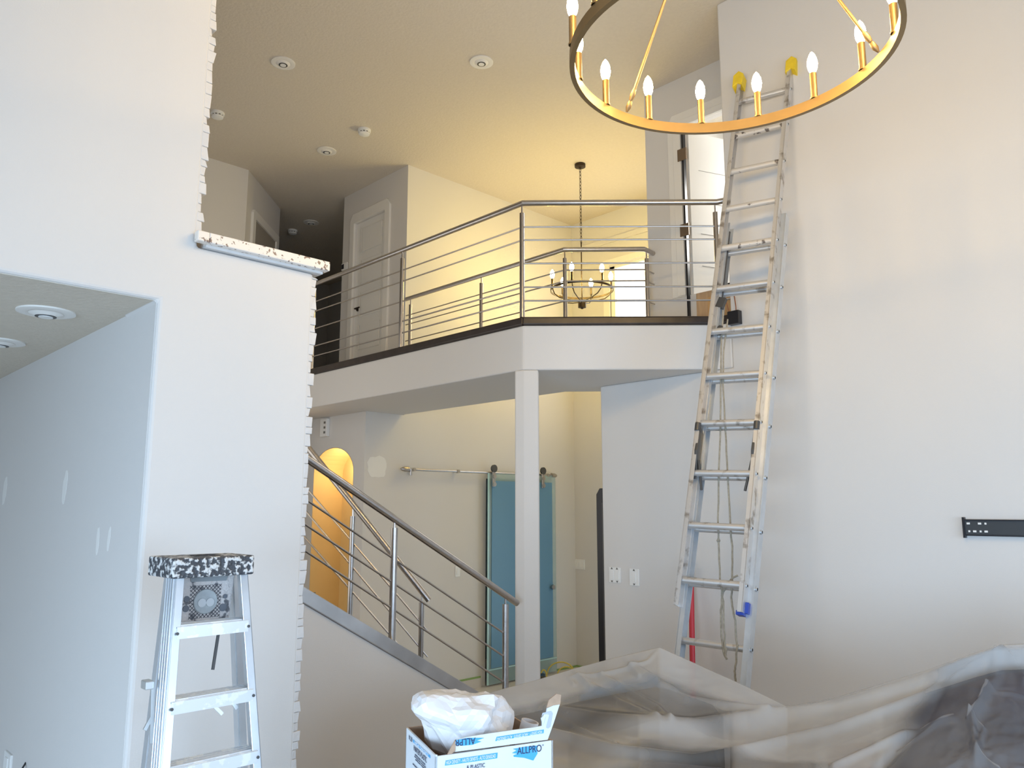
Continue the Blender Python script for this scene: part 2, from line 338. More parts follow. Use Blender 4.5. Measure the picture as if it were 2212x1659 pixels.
# ------------------------------------------------------------------ railings
ZR, ZPT = 4.326, 4.246
BZ = [4.134, 4.03, 3.844, 3.658, 3.552]
def rail(name, label, path, posts, bars, pz, zr, group=None, rr=.022, pr=.0195):
    t = thing(name, label, 'railing', (path[0][0], path[0][1], pz[0] if isinstance(pz, tuple) else pz), group)
    MB().tube([(x, y, zr) for x, y in path], rr, 16).build('handrail', STEEL, t, smooth=True)
    for x, y in posts:
        p = MB().lathe((x, y, pz), [(pr, 0), (pr, ZPT - pz)], 16).build('post', STEEL, t, smooth=True)
        MB().lathe((x, y, ZPT), [(.006, 0), (.006, zr - ZPT)], 8).build('pin', STEEL, p, smooth=True)
    for z in bars:
        MB().tube([(x, y, z) for x, y in path], .0065, 8).build('bar', STEEL, t, smooth=True)
    return t
rail('balcony_railing', 'stainless steel railing along the near edge of the balcony above the column', [(4.075, 8.40), (4.075, 4.082), (5.13, 3.03), (5.145, 2.955)],
     [(4.075, 4.09), (4.075, 5.63), (4.075, 7.17), (5.125, 3.045)], BZ, ZL, ZR)
rail('bridge_railing', 'stainless steel railing on the far side of the bridge in front of the yellow foyer', [(5.12, 6.98), (5.12, 4.60), (5.63, 4.085), (5.79, 4.10)],
     [(5.12, 6.90), (5.12, 5.72), (5.13, 4.60), (5.67, 4.09)], [4.134, 4.03, 3.844], ZL, ZR)
# stairs
ns = Vector((.8725, 0, -.4886))  # direction of the near handrail
def near(px_, py_): return at(px_, py_, 'Y', 4.04)
sr = thing('stair_railing', 'stainless steel handrail with three bars on the near side of the stairs', 'railing', (2.9, 4.04, 0))
a, b = near(672, 997), near(1117, 1303); a2 = a + (a - b) * .5
MB().tube([a2, b], .023, 16).build('handrail', STEEL, sr, smooth=True)
for (q, w) in (((664, 1081), (1086, 1366)), ((664, 1136), (1086, 1416)), ((664, 1193), (1086, 1472))):
    c_, d_ = near(*q), near(*w); MB().tube([c_ + (c_ - d_) * .5, d_], .0065, 8).build('bar', STEEL, sr, smooth=True)
for (tx, ty, bz) in ((852, 1140, 1.20), (1092, 1305, .70)):
    p = near(tx, ty); zr_ = a.z + (b.z - a.z) * (p.x - a.x) / (b.x - a.x)
    po = MB().lathe((p.x, 4.04, bz), [(.0215, 0), (.0215, p.z - bz)], 16).build('post', STEEL, sr, smooth=True)
    MB().lathe((p.x, 4.04, p.z), [(.006, 0), (.006, zr_ - p.z)], 8).build('pin', STEEL, po, smooth=True)
fr = thing('stair_railing', 'stainless steel handrail on the far, steeper side of the stairs before the yellow arch', 'railing', (3.5, 5.1, 0))
f = lambda x, y: atd(x, y, 6.1)
a, b = f(672, 975), f(927, 1297); MB().tube([a + (a - b) * .2, b], .024, 16).build('handrail', STEEL, fr, smooth=True)
for (q, w) in (((668, 1061), (926, 1365)), ((664, 1108), (924, 1419)), ((662, 1165), (872, 1405))):
    c_, d_ = f(*q), f(*w); MB().tube([c_ + (c_ - d_) * .2, d_], .007, 8).build('bar', STEEL, fr, smooth=True)
for (tx, ty, bz) in ((762, 1115, 1.00), (911, 1301, .72)):
    p = f(tx, ty); zr_ = a.z + (b.z - a.z) * (p.x - a.x) / (b.x - a.x)
    po = MB().lathe((p.x, p.y, bz), [(.020, 0), (.020, p.z - bz)], 16).build('post', STEEL, fr, smooth=True)
    MB().lathe((p.x, p.y, p.z), [(.006, 0), (.006, zr_ - p.z)], 8).build('pin', STEEL, po, smooth=True)
# half wall with its steel band
k0, k1 = near(660, 1274), near(990, 1472); sl = (k1.z - k0.z) / (k1.x - k0.x); X0, X1 = 1.35, 4.02
zt = lambda x: k0.z + sl * (x - k0.x)
struct(MB().prism([(X0, 4.0, 0), (X1, 4.0, 0), (X1, 4.0, zt(X1) - .09), (X0, 4.0, zt(X0) - .09)], (0, .09, 0)).build('wall_stair', WALL))
st = thing('staircase', 'winding dark-treaded staircase behind the half wall with a steel band', 'staircase', (2.7, 4.6, 0))
MB().prism([(X0, 3.985, zt(X0) - .088), (X1, 3.985, zt(X1) - .088), (X1, 3.985, zt(X1)), (X0, 3.985, zt(X0))], (0, .11, 0)).build('band', BAND, st, bevel=.004)
steps = [(3.95, 4.0, .66)]
for i in range(9):
    xn0 = 3.95 - .285 * i; xn1 = xn0 - .285; zz = .42 + .166 * i
    xf0 = 3.95 - .20 * i; xf1 = xf0 - .20; yf0 = 5.0 + .05 * i; yf1 = yf0 + .05
    if i > 5: yf0 = yf1 = 4.72
    MB().prism([(xn0 + .03, 4.10, zz), (xn1, 4.10, zz), (xf1, yf1, zz), (xf0 + .03, yf0, zz)], (0, 0, .045)).build('tread', DARKW, st)
    MB().prism([(xn0, 4.10, zz - .125), (xn0 - .015, 4.10, zz - .125), (xf0 - .015, yf0, zz - .125), (xf0, yf0, zz - .125)], (0, 0, .124)).build('riser', TRIM, st)
MB().prism([(3.9, 4.10, 0), (1.4, 4.10, 0), (1.4, 4.10, zt(1.4) - .35), (3.9, 4.10, zt(3.9) - .35)], (0, .5, 0)).build('base', WALL, st)

# ------------------------------------------------------------------ ceiling fittings
def pot(p, label, group, r=.062, flange=.105, m=TRIM):
    t = thing('recessed_light', label, 'light', p, group)
    x, y, z = p
    MB().lathe((x, y, z), [(flange, 0), (flange, -.008), (r + .012, -.014), (r, -.010), (r, 0)], 32).build('trim_ring', m, t, smooth=True)
    MB().lathe((x, y, z), [(r, 0), (r, -.012), (r * .62, -.022), (r * .62, 0)], 28).build('baffle', m, t, smooth=True)
    MB().lathe((x, y, z), [(r * .62, 0), (r * .62, -.024)], 24).build('gimbal', DGREY, t, smooth=True)
    MB().lathe((x, y, z), [(r * .42, 0), (r * .42, -.027)], 20).build('lens', WPL, t, smooth=True)
pot((3.049, 6.073, ZC), 'unlit recessed ceiling light nearest the stone-edged wall top', 'recessed lights in the high ceiling')
pot((4.308, 4.831, ZC), 'unlit recessed ceiling light left of the gold ring chandelier', 'recessed lights in the high ceiling')
pot((4.251, 7.336, ZC), 'unlit recessed ceiling light between the smoke detector and dark hall', 'recessed lights in the high ceiling')
pot((5.267, 9.436, ZC), 'dim recessed light deep in the dark upstairs hall', 'recessed lights in the high ceiling')
pot((.794, 3.488, 2.78), 'recessed light in the low ceiling of the left alcove', 'recessed lights in the alcove')
pot((.795, 4.281, 2.78), 'alcove recessed light cut by the left edge of the photo', 'recessed lights in the alcove')
def smoke(p, label):
    t = thing('smoke_detector', label, 'smoke detector', p, 'ceiling smoke detectors')
    MB().lathe(p, [(.068, 0), (.068, -.022), (.062, -.026)], 32).build('base', WPL, t, smooth=True)
    MB().lathe((p[0], p[1], p[2] - .026), [(.052, 0), (.050, -.014)], 24).build('vent', GREYH, t, smooth=True)
    for i in range(10):
        an = i * math.pi / 5; MB().obox((p[0] + .053 * math.cos(an), p[1] + .053 * math.sin(an), p[2] - .033), (math.cos(an), math.sin(an), 0), (-math.sin(an), math.cos(an), 0), UP, .004, .006, .008).build('rib', WPL, t)
    MB().lathe((p[0], p[1], p[2] - .040), [(.058, 0), (.056, -.012), (.040, -.020), (.015, -.022)], 32).build('cap', WPL, t, smooth=True)
smoke((3.015, 7.355, ZC), 'white smoke detector partly hidden by the tall stone wall edge')
smoke((4.276, 6.634, ZC), 'white smoke detector on the open ceiling before the hall')
smoke((5.238, 9.899, ZC), 'dim smoke detector in the dark upstairs hall')

# ------------------------------------------------------------------ ring chandelier
CX, CY, CZ, R = 2.533, 1.417, 3.698, .61
ch = thing('ring_chandelier', 'large gold ring chandelier with lit candle bulbs hanging near the camera', 'chandelier', (CX, CY, CZ))
rg = MB(); n = 96; hR = .046; tR = .020; ov = []
for i in range(n):
    t = 2 * math.pi * i / n
    for (r_, z_) in ((R, 0), (R, hR), (R - tR, hR), (R - tR, 0)): ov.append((CX + r_ * math.cos(t), CY + r_ * math.sin(t), CZ + z_))
rg.add(ov, [(i * 4 + k, i * 4 + (k + 1) % 4, ((i + 1) % n) * 4 + (k + 1) % 4, ((i + 1) % n) * 4 + k) for i in range(n) for k in range(4)])
rg.build('ring', GOLD, ch, smooth=True, ang=30)
hub = Vector((CX, CY, CZ + .95))
for i in range(15):
    t = math.radians(-5.8 + 24 * i); x, y = CX + (R - .010) * math.cos(t), CY + (R - .010) * math.sin(t)
    s = MB().lathe((x, y, CZ + hR), [(.0145, 0), (.0145, .118)], 16)
    cd = s.build('candle_sleeve', GOLD, ch, smooth=True)
    MB().lathe((x, y, CZ + hR), [(.0175, 0), (.0175, .006)], 16).build('socket_foot', GOLD, cd)
    MB().lathe((x, y, CZ + hR + .118), [(.011, 0), (.019, .020), (.0225, .042), (.0195, .066), (.012, .086), (.002, .100)], 16).build('bulb', BULB, cd, smooth=True)
for an in (78.7, -41.3, 198.7):
    t = math.radians(an); x, y = CX + (R - .02) * math.cos(t), CY + (R - .02) * math.sin(t)
    p0 = Vector((x, y, CZ + .05)); dr_ = (hub - p0).normalized()
    rd = MB().tube([p0 + dr_ * .085, hub], .0065, 10).build('rod', GOLD, ch, smooth=True)
    MB().tube([p0, p0 + dr_ * .02, p0 + dr_ * .045, p0 + dr_ * .05], [.004, .012, .010, .006], 10).tube([p0 + dr_ * .052, p0 + dr_ * .075, p0 + dr_ * .09, p0 + dr_ * .10], [.008, .012, .010, .008], 10).build('swivel_joint', GOLD, rd, smooth=True)
MB().lathe(hub, [(.02, -.03), (.035, 0), (.02, .05), (.008, .06)], 20).build('hub', GOLD, ch, smooth=True)
MB().tube([hub + UP * .05, (CX, CY, ZC - .02)], .008, 8).build('stem', GOLD, ch, smooth=True)
MB().lathe((CX, CY, ZC), [(.07, 0), (.07, -.03), (.02, -.035)], 24).build('canopy', GOLD, ch, smooth=True)

# ------------------------------------------------------------------ foyer chandelier
fx, fy = 6.535, 5.608; rz = 4.47
fc = thing('bowl_chandelier', 'dark bronze six-bulb chandelier hanging on a chain in the yellow foyer', 'chandelier', (fx, fy, 4.24))
MB().lathe((fx, fy, ZC), [(.062, 0), (.062, -.035), (.02, -.042), (.01, -.055)], 24).build('canopy', BRONZE, fc, smooth=True)
cm = MB(); z = ZC - .05; i = 0
while z > 4.98:
    d = Vector((1, 0, 0)) if i % 2 else Vector((0, 1, 0)); pts = []
    for k in range(10):
        t = 2 * math.pi * k / 10; pts.append(Vector((fx, fy, z - .022)) + d * .011 * math.cos(t) + UP * .025 * math.sin(t))
    cm.tube(pts, .0035, 5, closed=True); z -= .041; i += 1
stuff(cm.build('chain', BRONZE, fc))
MB().tube([(fx, fy, 4.99), (fx, fy, 4.28)], .007, 8).build('stem', BRONZE, fc, smooth=True)
MB().lathe((fx, fy, 4.225), [(.012, -.012), (.018, 0), (.045, .004), (.045, .055), (.012, .06)], 20).build('hub', BRONZE, fc, smooth=True)
rg = MB(); ov = []; RR = .355
for i in range(64):
    t = 2 * math.pi * i / 64
    for (r_, z_) in ((RR, 0), (RR, .022), (RR - .008, .022), (RR - .008, 0)): ov.append((fx + r_ * math.cos(t), fy + r_ * math.sin(t), rz - .05 + z_))
rg.add(ov, [(i * 4 + k, i * 4 + (k + 1) % 4, ((i + 1) % 64) * 4 + (k + 1) % 4, ((i + 1) % 64) * 4 + k) for i in range(64) for k in range(4)])
rg.build('ring', BRONZE, fc, smooth=True, ang=30)
for i in range(6):
    t = math.radians(60 * i + 22); c_, s_ = math.cos(t), math.sin(t); P = lambda r_, z_: (fx + r_ * c_, fy + r_ * s_, z_)
    MB().tube([P(.02, 4.285), P(.05, 4.30), P(.16, 4.315), P(.26, 4.34), P(.31, 4.38), P(.33, 4.43), P(.335, 4.48)], .006, 8).build('arm', BRONZE, fc, smooth=True)
    sl_ = MB().lathe(P(.335, 4.46), [(.013, 0), (.013, .095)], 12).build('candle_sleeve', BRONZE, fc, smooth=True)
    MB().lathe(P(.335, 4.556), [(.010, 0), (.022, .02), (.026, .045), (.022, .07), (.012, .09), (.002, .104)], 14).build('bulb', BULBF, sl_, smooth=True)

# ------------------------------------------------------------------ sliding glass door
gm = bpy.data.materials.new('pale_green_glass'); gm.use_nodes = True; nt = gm.node_tree; b = nt.nodes['Principled BSDF']
b.inputs['Base Color'].default_value = (.42, .58, .58, 1); b.inputs['Roughness'].default_value = .12; b.inputs['Alpha'].default_value = .45
fm = bpy.data.materials.new('frosted_film'); fm.use_nodes = True; nt = fm.node_tree; b = nt.nodes['Principled BSDF']
b.inputs['Base Color'].default_value = (.13, .29, .44, 1); b.inputs['Roughness'].default_value = .35; b.inputs['Alpha'].default_value = .95  # blue daylight in the pane is put into the film's base colour
gx0, gx1 = 6.32, 7.48
gd = thing('sliding_glass_door', 'blue frosted glass barn door hanging from a steel track', 'door', ((gx0 + gx1) / 2, 6.92, .02))
MB().box(gx0, gx1, 6.912, 6.924, .02, 2.42).build('glass', gm, gd)
MB().box(gx0 + .05, gx1 - .07, 6.905, 6.911, .20, 2.33).build('frosted_film', fm, gd)
MB().box(gx0 - .004, gx0 + .012, 6.910, 6.926, .02, 2.42).build('polished_edge', GLASSY, gd)
MB().box(gx0 + .02, gx1, 6.911, 6.925, .175, .19).build('bevel_line', GLASSY, gd)
for px_ in (1066, 1172):
    p = at(px_, 1020, 'Y', 6.90); x = p.x
    hg = MB().box(x - .022, x + .022, 6.885, 6.900, 2.26, 2.50)
    h_ = hg.build('hanger', STEEL, gd, bevel=.006)
    MB().lathe((x, 6.90, 2.475), [(.045, -.022), (.045, .0)], 24, (0, 1, 0)).build('wheel', DGREY, h_, smooth=True)
    for zz in (2.38, 2.29): MB().lathe((x, 6.885, zz), [(.026, -.012), (.026, 0)], 16, (0, 1, 0)).build('bolt_cap', STEEL, h_, smooth=True)
MB().lathe((gx1 - .10, 6.90, 1.04), [(.028, -.04), (.030, -.02), (.018, 0)], 20, (0, 1, 0)).build('knob', STEEL, gd, smooth=True)
tr = thing('door_track', 'round steel sliding door track on the foyer wall', 'rail', (6.3, 6.94, 2.43))
tx0, tx1 = at(866, 1014, 'Y', 6.93).x, at(1205, 1030, 'Y', 6.93).x
MB().tube([(tx0 + .08, 6.93, 2.425), (tx1 - .10, 6.93, 2.425)], .0135, 12).build('tube', STEEL, tr, smooth=True)
for x, s in ((tx0 + .05, -1), (tx1 - .07, 1)):
    MB().tube([(x - s * .05, 6.93, 2.425), (x, 6.93, 2.425), (x + s * .03, 6.93, 2.425), (x + s * .05, 6.93, 2.425)], [.030, .030, .022, .010], 14).build('end_cap', STEEL, tr, smooth=True)
    MB().tube([(x - s * .08, 6.93, 2.44), (x - s * .08, 6.93, 2.36)], .016, 10).build('stop', STEEL, tr, smooth=True)
for x in (tx0 + .17, tx0 + .80, tx0 + 1.33, tx1 - .55, tx1 - .2):
    MB().tube([(x, 6.93, 2.425), (x, 7.0, 2.425)], .012, 10).lathe((x, 6.91, 2.425), [(.02, 0), (.02, .04)], 14, (0, 1, 0)).build('standoff', STEEL, tr, smooth=True)

# ------------------------------------------------------------------ wall plates, detectors
def plate(name, label, cat, p, axis, w, h, rockers=1, marks=False, group=None):
    t = thing(name, label, cat, p, group); u = Vector((0, 1, 0)) if axis == 'X' else Vector((1, 0, 0)); nrm = Vector((-1, 0, 0)) if axis == 'X' else Vector((0, -1, 0))
    MB().obox(Vector(p) + nrm * .004, u, nrm, UP, w / 2, .004, h / 2).build('plate', WPL, t, bevel=.002)
    for i in range(rockers):
        c_ = Vector(p) + u * ((i - (rockers - 1) / 2) * w / rockers * .92) + nrm * .0095
        MB().obox(c_, u, nrm, UP, min(.017, w / rockers * .36), .003, h * .29).build('rocker', WPL, t, bevel=.001)
        if marks:
            for s in (-1, 1):
                q = c_ + UP * s * h * .37 - nrm * .0010
                MB().prism([q + u * .010, q - u * .010, q + UP * s * .015], nrm * .003).build('screw_shade', GREYH, t)
    return t
plate('light_switch', 'white double switch plate on the right wall nearer the black casing', 'switch', (5.1, 4.069, 1.478), 'X', .115, .12, 2, True)
plate('light_switch', 'white single switch plate on the right wall nearer the ladder', 'switch', (5.1, 3.875, 1.472), 'X', .09, .13, 1, True)
plate('light_switch', 'beige wide switch plate on the dim foyer wall', 'switch', tuple(at(1252, 1219, 'X', 7.95)), 'X', .19, .125, 3)
plate('wall_sensor', 'small white sensor high on the dim foyer wall', 'sensor', tuple(at(1228, 1063, 'X', 7.95)), 'X', .06, .085, 1)
plate('light_switch', 'narrow white switch left of the blue glass door', 'switch', tuple(at(988, 1234, 'Y', 7.0)), 'Y', .07, .12, 1)
cmx = thing('door_chime', 'white wall chime with three small grilles above the yellow arch', 'chime', (4.64, 7.78, 2.82))
MB().box(4.60, 4.64, 7.71, 7.85, 2.80, 3.0).build('case', WPL, cmx, bevel=.004)
for zz in (2.845, 2.90, 2.955): MB().box(4.595, 4.602, 7.735, 7.765, zz - .012, zz + .012).build('grille', GREYH, cmx)
tm = thing('thermostat', 'small white thermostat with a dark screen by the upstairs closet', 'thermostat', (5.12, 8.27, 4.99))
MB().box(5.095, 5.12, 8.20, 8.33, 4.95, 5.04).build('case', WPL, tm, bevel=.004)
MB().box(5.092, 5.096, 8.27, 8.32, 4.965, 5.025).build('screen', BLK, tm)
ol = thing('wall_outlet', 'white outlet plate low in the left alcove', 'outlet', (1.05, 4.5, .80))
MB().box(1.038, 1.05, 4.44, 4.56, .74, .86).build('plate', WPL, ol, bevel=.003)
MB().box(1.034, 1.039, 4.475, 4.525, .76, .84).build('socket', WPL, ol, bevel=.002)
wr_ = thing('wall_wire', 'short wire stub with a tan tip low on the alcove wall', 'wire', (1.05, 4.2, .84))
MB().tube([(1.05, 4.22, .875), (1.03, 4.19, .86), (1.02, 4.17, .845)], .004, 6).build('wire', BLK, wr_)
MB().tube([(1.035, 4.17, .83), (1.03, 4.165, .79)], .014, 8).build('tip', mat('tan_cap', (.6, .45, .32), .6), wr_)
def patch(label, cx, cy, ax, v, w, h, seed, lean=0, mt=PATCH):
    rnd = random.Random(seed); c_ = at(cx, cy, ax, v); u = Vector((0, 1, 0)) if ax == 'X' else Vector((1, 0, 0)); nr = Vector((-1, 0, 0)) if ax == 'X' else Vector((0, -1, 0))
    pts = []
    for i in range(22):
        t = 2 * math.pi * i / 22; k = 1 + rnd.uniform(-.10, .10)
        sx = math.copysign(abs(math.cos(t)) ** .8, math.cos(t)); sz = math.copysign(abs(math.sin(t)) ** .8, math.sin(t))
        pts.append(c_ + u * (sx * w / 2 * k + lean * sz * h / 2) + UP * sz * h / 2 * k)
    o = MB().prism([p + nr * .0005 for p in pts], nr * .0018).build('wall_patch', mt)
    return tag(o, label, 'patch')
patch('white filler patch cut by the left edge of the alcove wall', 11, 1060, 'X', 1.05, .075, .15, 1, -.1)
patch('tall white filler patch in the middle of the alcove wall', 141, 1052, 'X', 1.05, .06, .145, 2, -.15)
patch('left of the paired small filler patches in the alcove', 212, 1168, 'X', 1.05, .032, .11, 3, 0)
patch('right of the paired small filler patches in the alcove', 236, 1164, 'X', 1.05, .028, .09, 4, -.12)
patch('large cream filler patch on the foyer wall corner beside the track', 814, 1009, 'Y', 7.0, .24, .23, 5)

# tv bracket on the right wall
tb = thing('tv_bracket', 'black slotted television wall bracket at the right edge', 'bracket', (5.1, 1.1, 1.9))
zt0, zt1 = 1.852, 1.937
br = MB(); br.box(5.078, 5.084, .35, 1.49, zt0, zt1); br.build('rail', mat('bracket_steel', (.045, .05, .055), .5, .3), tb)
MB().box(5.072, 5.099, .35, 1.49, zt1 - .004, zt1 + .004).build('flange', BLK, tb)
MB().box(5.072, 5.099, .35, 1.49, zt0 - .004, zt0 + .004).build('flange', BLK, tb)
MB().box(5.07, 5.099, 1.488, 1.500, zt0 - .016, zt1 + .016).build('end_plate', BLK, tb)
for (y, z, w) in ((1.470, 1.918, .012), (1.412, 1.918, .012), (1.382, 1.918, .007), (1.468, 1.874, .007), (1.440, 1.874, .012), (1.410, 1.874, .007), (1.382, 1.874, .012), (1.16, 1.918, .007), (1.185, 1.874, .007), (1.155, 1.874, .012)):
    MB().obox((5.0775, y, z), (0, 1, 0), (1, 0, 0), UP, w * .72, .002, .0055).build('slot', WPL, tb, bevel=.001)

# ------------------------------------------------------------------ extension ladder
BR = Vector((3.920, 2.260, 1.449)); rD = (Vector((3.843, 2.652, 1.463)) - BR).normalized(); uD = (Vector((5.045, 2.351, 4.976)) - BR).normalized()
rD = (rD - uD * rD.dot(uD)).normalized(); nD = uD.cross(rD).normalized()
if nD.x < 0: nD = -nD     # towards the wall
Lf = 3.83; base = BR - uD * (BR.z / uD.z)
el = thing('extension_ladder', 'tall worn aluminium extension ladder leaning on the right wall under the gold ring', 'ladder', tuple(base))
WF = .385; WBs = .445
def rl(p, q, side, w, dep, name, m_):
    # channel: web facing sideways plus two flanges
    d = (q - p).normalized(); o_ = MB(); c0, c1 = p, q
    o_.obox((c0 + c1) / 2, rD, d, nD, .003, (c1 - c0).length / 2, dep / 2)
    for s in (-1, 1): o_.obox((c0 + c1) / 2 - rD * side * w / 2 + nD * s * (dep / 2 - .002), rD, d, nD, w / 2, (c1 - c0).length / 2, .002)
    return o_.build(name, m_, el)
fly0 = BR; fly1 = BR + uD * Lf
for side, off in ((-1, 0.), (1, WF)):
    rl(fly0 + rD * off, fly1 + rD * off, side, .026, .068, 'fly_rail', ALU)
bo = nD * .072; b0 = base - uD * 0; b1 = BR + uD * 2.62
for side, off in ((-1, -.03), (1, WF - .012)):
    rl(base + rD * off + bo, b1 + rD * off + bo, side, .028, .078, 'base_rail', ALUB)
for i in range(12):
    s = .147 + i * .3206
    if s > Lf: break
    p = BR + uD * s; mt = ALUD if i in (7, 8, 10, 9) else ALU
    MB().tube([p + rD * .004, p + rD * (WF - .004)], .0205, 12).build('rung', mt, el, smooth=True)
    for off, sg in ((0, -1), (WF, 1)): MB().tube([p + rD * (off + sg * .0032), p + rD * (off + sg * .0075)], .012, 10).build('rung_end', ALUB, el, smooth=True)
    MB().tube([p + rD * -.0078, p + rD * -.0095], .007, 8).build('rung_socket', BLK, el)
for i in range(-4, 9):
    p = BR + uD * (.147 + i * .3206) + bo
    if (p - b1).dot(uD) > -.05 or p.z < .1: continue
    MB().tube([p + rD * -.026, p + rD * (WF - .014)], .0195, 12).build('base_rung', ALU, el, smooth=True)
    MB().tube([p + rD * -.034, p + rD * -.039], .014, 10).build('rung_end', ALUB, el, smooth=True)
    MB().tube([p + rD * -.0392, p + rD * -.041], .008, 8).build('rung_socket', BLK, el)
for off in (0, WF):
    c_ = fly1 + rD * off + uD * .03
    o2 = c_ - nD * .045
    q = [o2 + uD * u_ + rD * v_ for u_, v_ in ((-.060, -.036), (.050, -.038), (.085, 0), (.050, .038), (-.060, .036), (-.030, 0))]
    MB().prism(q, nD * .085).build('wall_mitt', YMIT, el, bevel=.005)
# rung locks
for off, s in ((WF - .012, 1), (.012, -1)):
    c_ = BR + uD * .95 + rD * off
    MB().prism([c_ + uD * .13 - nD * .02, c_ + uD * .10 + nD * .035, c_ - uD * .10 + nD * .04, c_ - uD * .20 + nD * .0, c_ - uD * .03 - nD * .04], rD * (-.018 * s)).build('rung_lock', DGREY, el, bevel=.003)
    MB().tube([c_ + uD * .15 - nD * .03, c_ + uD * .10 - nD * .03], .018, 10).build('lock_roller', DGREY, el, smooth=True)
    MB().tube([c_ - uD * .08 - rD * .02 * s, c_ - uD * .26 - rD * .05 * s + nD * .02], .008, 8).build('lock_hook', DGREY, el, smooth=True)
pc = b1 + rD * (WF - .03) + bo * .6 - uD * .62
MB().bar(pc, pc + uD * .55, .03, .012, nD).build('guide_strap', DGREY, el)
MB().lathe(BR + uD * 1.78 + bo * .6 + rD * (WF - .055), [(.03, -.012), (.034, 0), (.03, .012)], 16, rD).build('pulley', DGREY, el, smooth=True)
MB().bar(pc - uD * .05, pc + uD * .02 - rD * .02, .05, .03, nD).build('pulley_bracket', DGREY, el)
cl = BR + rD * .02 + uD * .03 + bo * .3
MB().obox(cl - uD * .03, rD, uD, nD, .022, .012, .03).obox(cl - uD * .0 + rD * -.03, rD, uD, nD, .012, .03, .02).build('end_clamp', BLUE, el, bevel=.003)
def rp(pts, label, r=.0055):
    P_ = [Vector(p) for p in pts]; fine = []
    for a_, b_ in zip(P_, P_[1:]):
        for k in range(4): fine.append(a_.lerp(b_, k / 4) + Vector((noise.noise(a_ * 3 + Vector((k, 0, 0))), noise.noise(b_ * 5 + Vector((0, k, 0))), 0)) * .004)
    fine.append(P_[-1]); o_ = MB().tube(fine, r, 6).build('rope', ROPE, el, smooth=True); o_['label'] = label; return o_
def rk(px_, py_, off=.05):
    return atp(px_, py_, BR + nD * off, nD)
rp([rk(*q) for q in ((1562, 670), (1558, 740), (1557, 830), (1556, 930), (1553, 1020), (1551, 1100), (1552, 1168), (1555, 1250), (1562, 1300), (1565, 1370), (1567, 1415), (1570, 1424))], 'left strand of the rope pair hanging inside the ladder')
rp([rk(*q) for q in ((1572, 690), (1563, 760), (1562, 830), (1567, 930), (1572, 1020), (1577, 1120), (1582, 1200), (1581, 1258), (1580, 1300), (1588, 1340), (1592, 1395), (1590, 1430), (1587, 1450), (1589, 1475))], 'right strand of the rope pair hanging inside the ladder, lowest end frayed')
rp([rk(*q) for q in ((1594, 1243), (1583, 1248), (1570, 1262), (1560, 1285), (1557, 1330), (1560, 1390), (1567, 1424), (1569, 1400))], 'looped rope tail tied at the lowest fly rung')
tgt = rk(1552, 1168); MB().lathe(tgt, [(.004, -.015), (.012, 0), (.005, .015)], 8).build('knot', ROPE, el)
# black angle on the wall side end of the ledge, cable
lx = thing('cable_box', 'small black box with a looped cable behind the ladder at ledge height', 'box', (5.07, 2.86, 3.33))
MB().box(5.045, 5.098, 2.845, 2.935, 3.33, 3.43).build('case', BLK, lx, bevel=.004)
MB().tube([(5.07, 2.93, 3.42), (5.06, 2.945, 3.50), (5.06, 2.96, 3.56), (5.06, 2.92, 3.60), (5.06, 2.88, 3.55), (5.06, 2.87, 3.46), (5.06, 2.87, 3.42)], .004, 6).build('cable', mat('brown_cable', (.25, .09, .04), .5), lx, smooth=True)
# red pole
rpole = thing('red_pole', 'red pole with a black tip standing behind the lower ladder', 'pole', (4.95, 2.98, 0))
p0 = at(1496, 1440, 'X', 4.93); p1 = at(1493, 1262, 'X', 5.03); dd = (p1 - p0); foot = p0 - dd * (p0.z / dd.z)
MB().tube([foot, p1], .020, 12).build('shaft', RED, rpole, smooth=True)
MB().tube([p1, p1 + dd.normalized() * .10, p1 + dd.normalized() * .17], [.020, .018, .004], 12).build('tip', BLK, rpole, smooth=True)

# ------------------------------------------------------------------ stepladder
TY, TZ, KF = 2.44, 1.80, .20
nf = Vector((0, 1, -KF)).normalized(); pf = Vector((0, TY, TZ))
def fp(x, y): return atp(x, y, pf, nf)
sl_t = thing('stepladder', 'paint-spattered aluminium stepladder standing before the white left wall', 'ladder', (1.1, 2.4, 0))
L0, L1 = fp(390, 1240), fp(358, 1659); R0, R1 = fp(527, 1232), fp(557, 1659)
def down(a_, b_, z): return a_ + (b_ - a_) * ((z - a_.z) / (b_.z - a_.z))
SP = mat('spattered_aluminium', (.78, .80, .82), .35, .6, c2=(.90, .90, .88), thr=(.54, .58), vs=26)
for a_, b_, s in ((L0, L1, 1), (R0, R1, -1)):
    f0 = down(a_, b_, .01); d = (a_ - f0).normalized(); xr = Vector((1, 0, 0)); dp = d.cross(xr).normalized()
    if dp.y < 0: dp = -dp
    c_ = (a_ + f0) / 2; hl = (a_ - f0).length / 2; o_ = MB()
    xo = -s * .011
    o_.obox(c_ + dp * .035 + xr * xo, xr, d, dp, .002, hl, .035)
    o_.obox(c_ + dp * .002, xr, d, dp, .013, hl, .002)
    for q in (.012, .030, .048, .066): o_.obox(c_ + dp * q + xr * (xo - s * .003), xr, d, dp, .003, hl, .004)
    o_.build('front_rail', ALUB, sl_t, bevel=.001, seg=1)
def rear(x, y): return atp(x, y, Vector((0, 2.55, TZ)), Vector((0, 1, .16)).normalized())
RL0, RL1 = rear(370, 1235), rear(318, 1659); RR0, RR1 = rear(505, 1232), rear(522, 1659)
for a_, b_ in ((RL0, RL1), (RR0, RR1)):
    f0 = down(a_, b_, .01); MB().bar(f0, a_, .022, .045, (0, 1, 0)).bar(f0 + Vector((-.012, -.01, 0)), a_ + Vector((-.012, -.01, 0)), .004, .012, (0, 1, 0)).build('rear_leg', ALUB, sl_t)
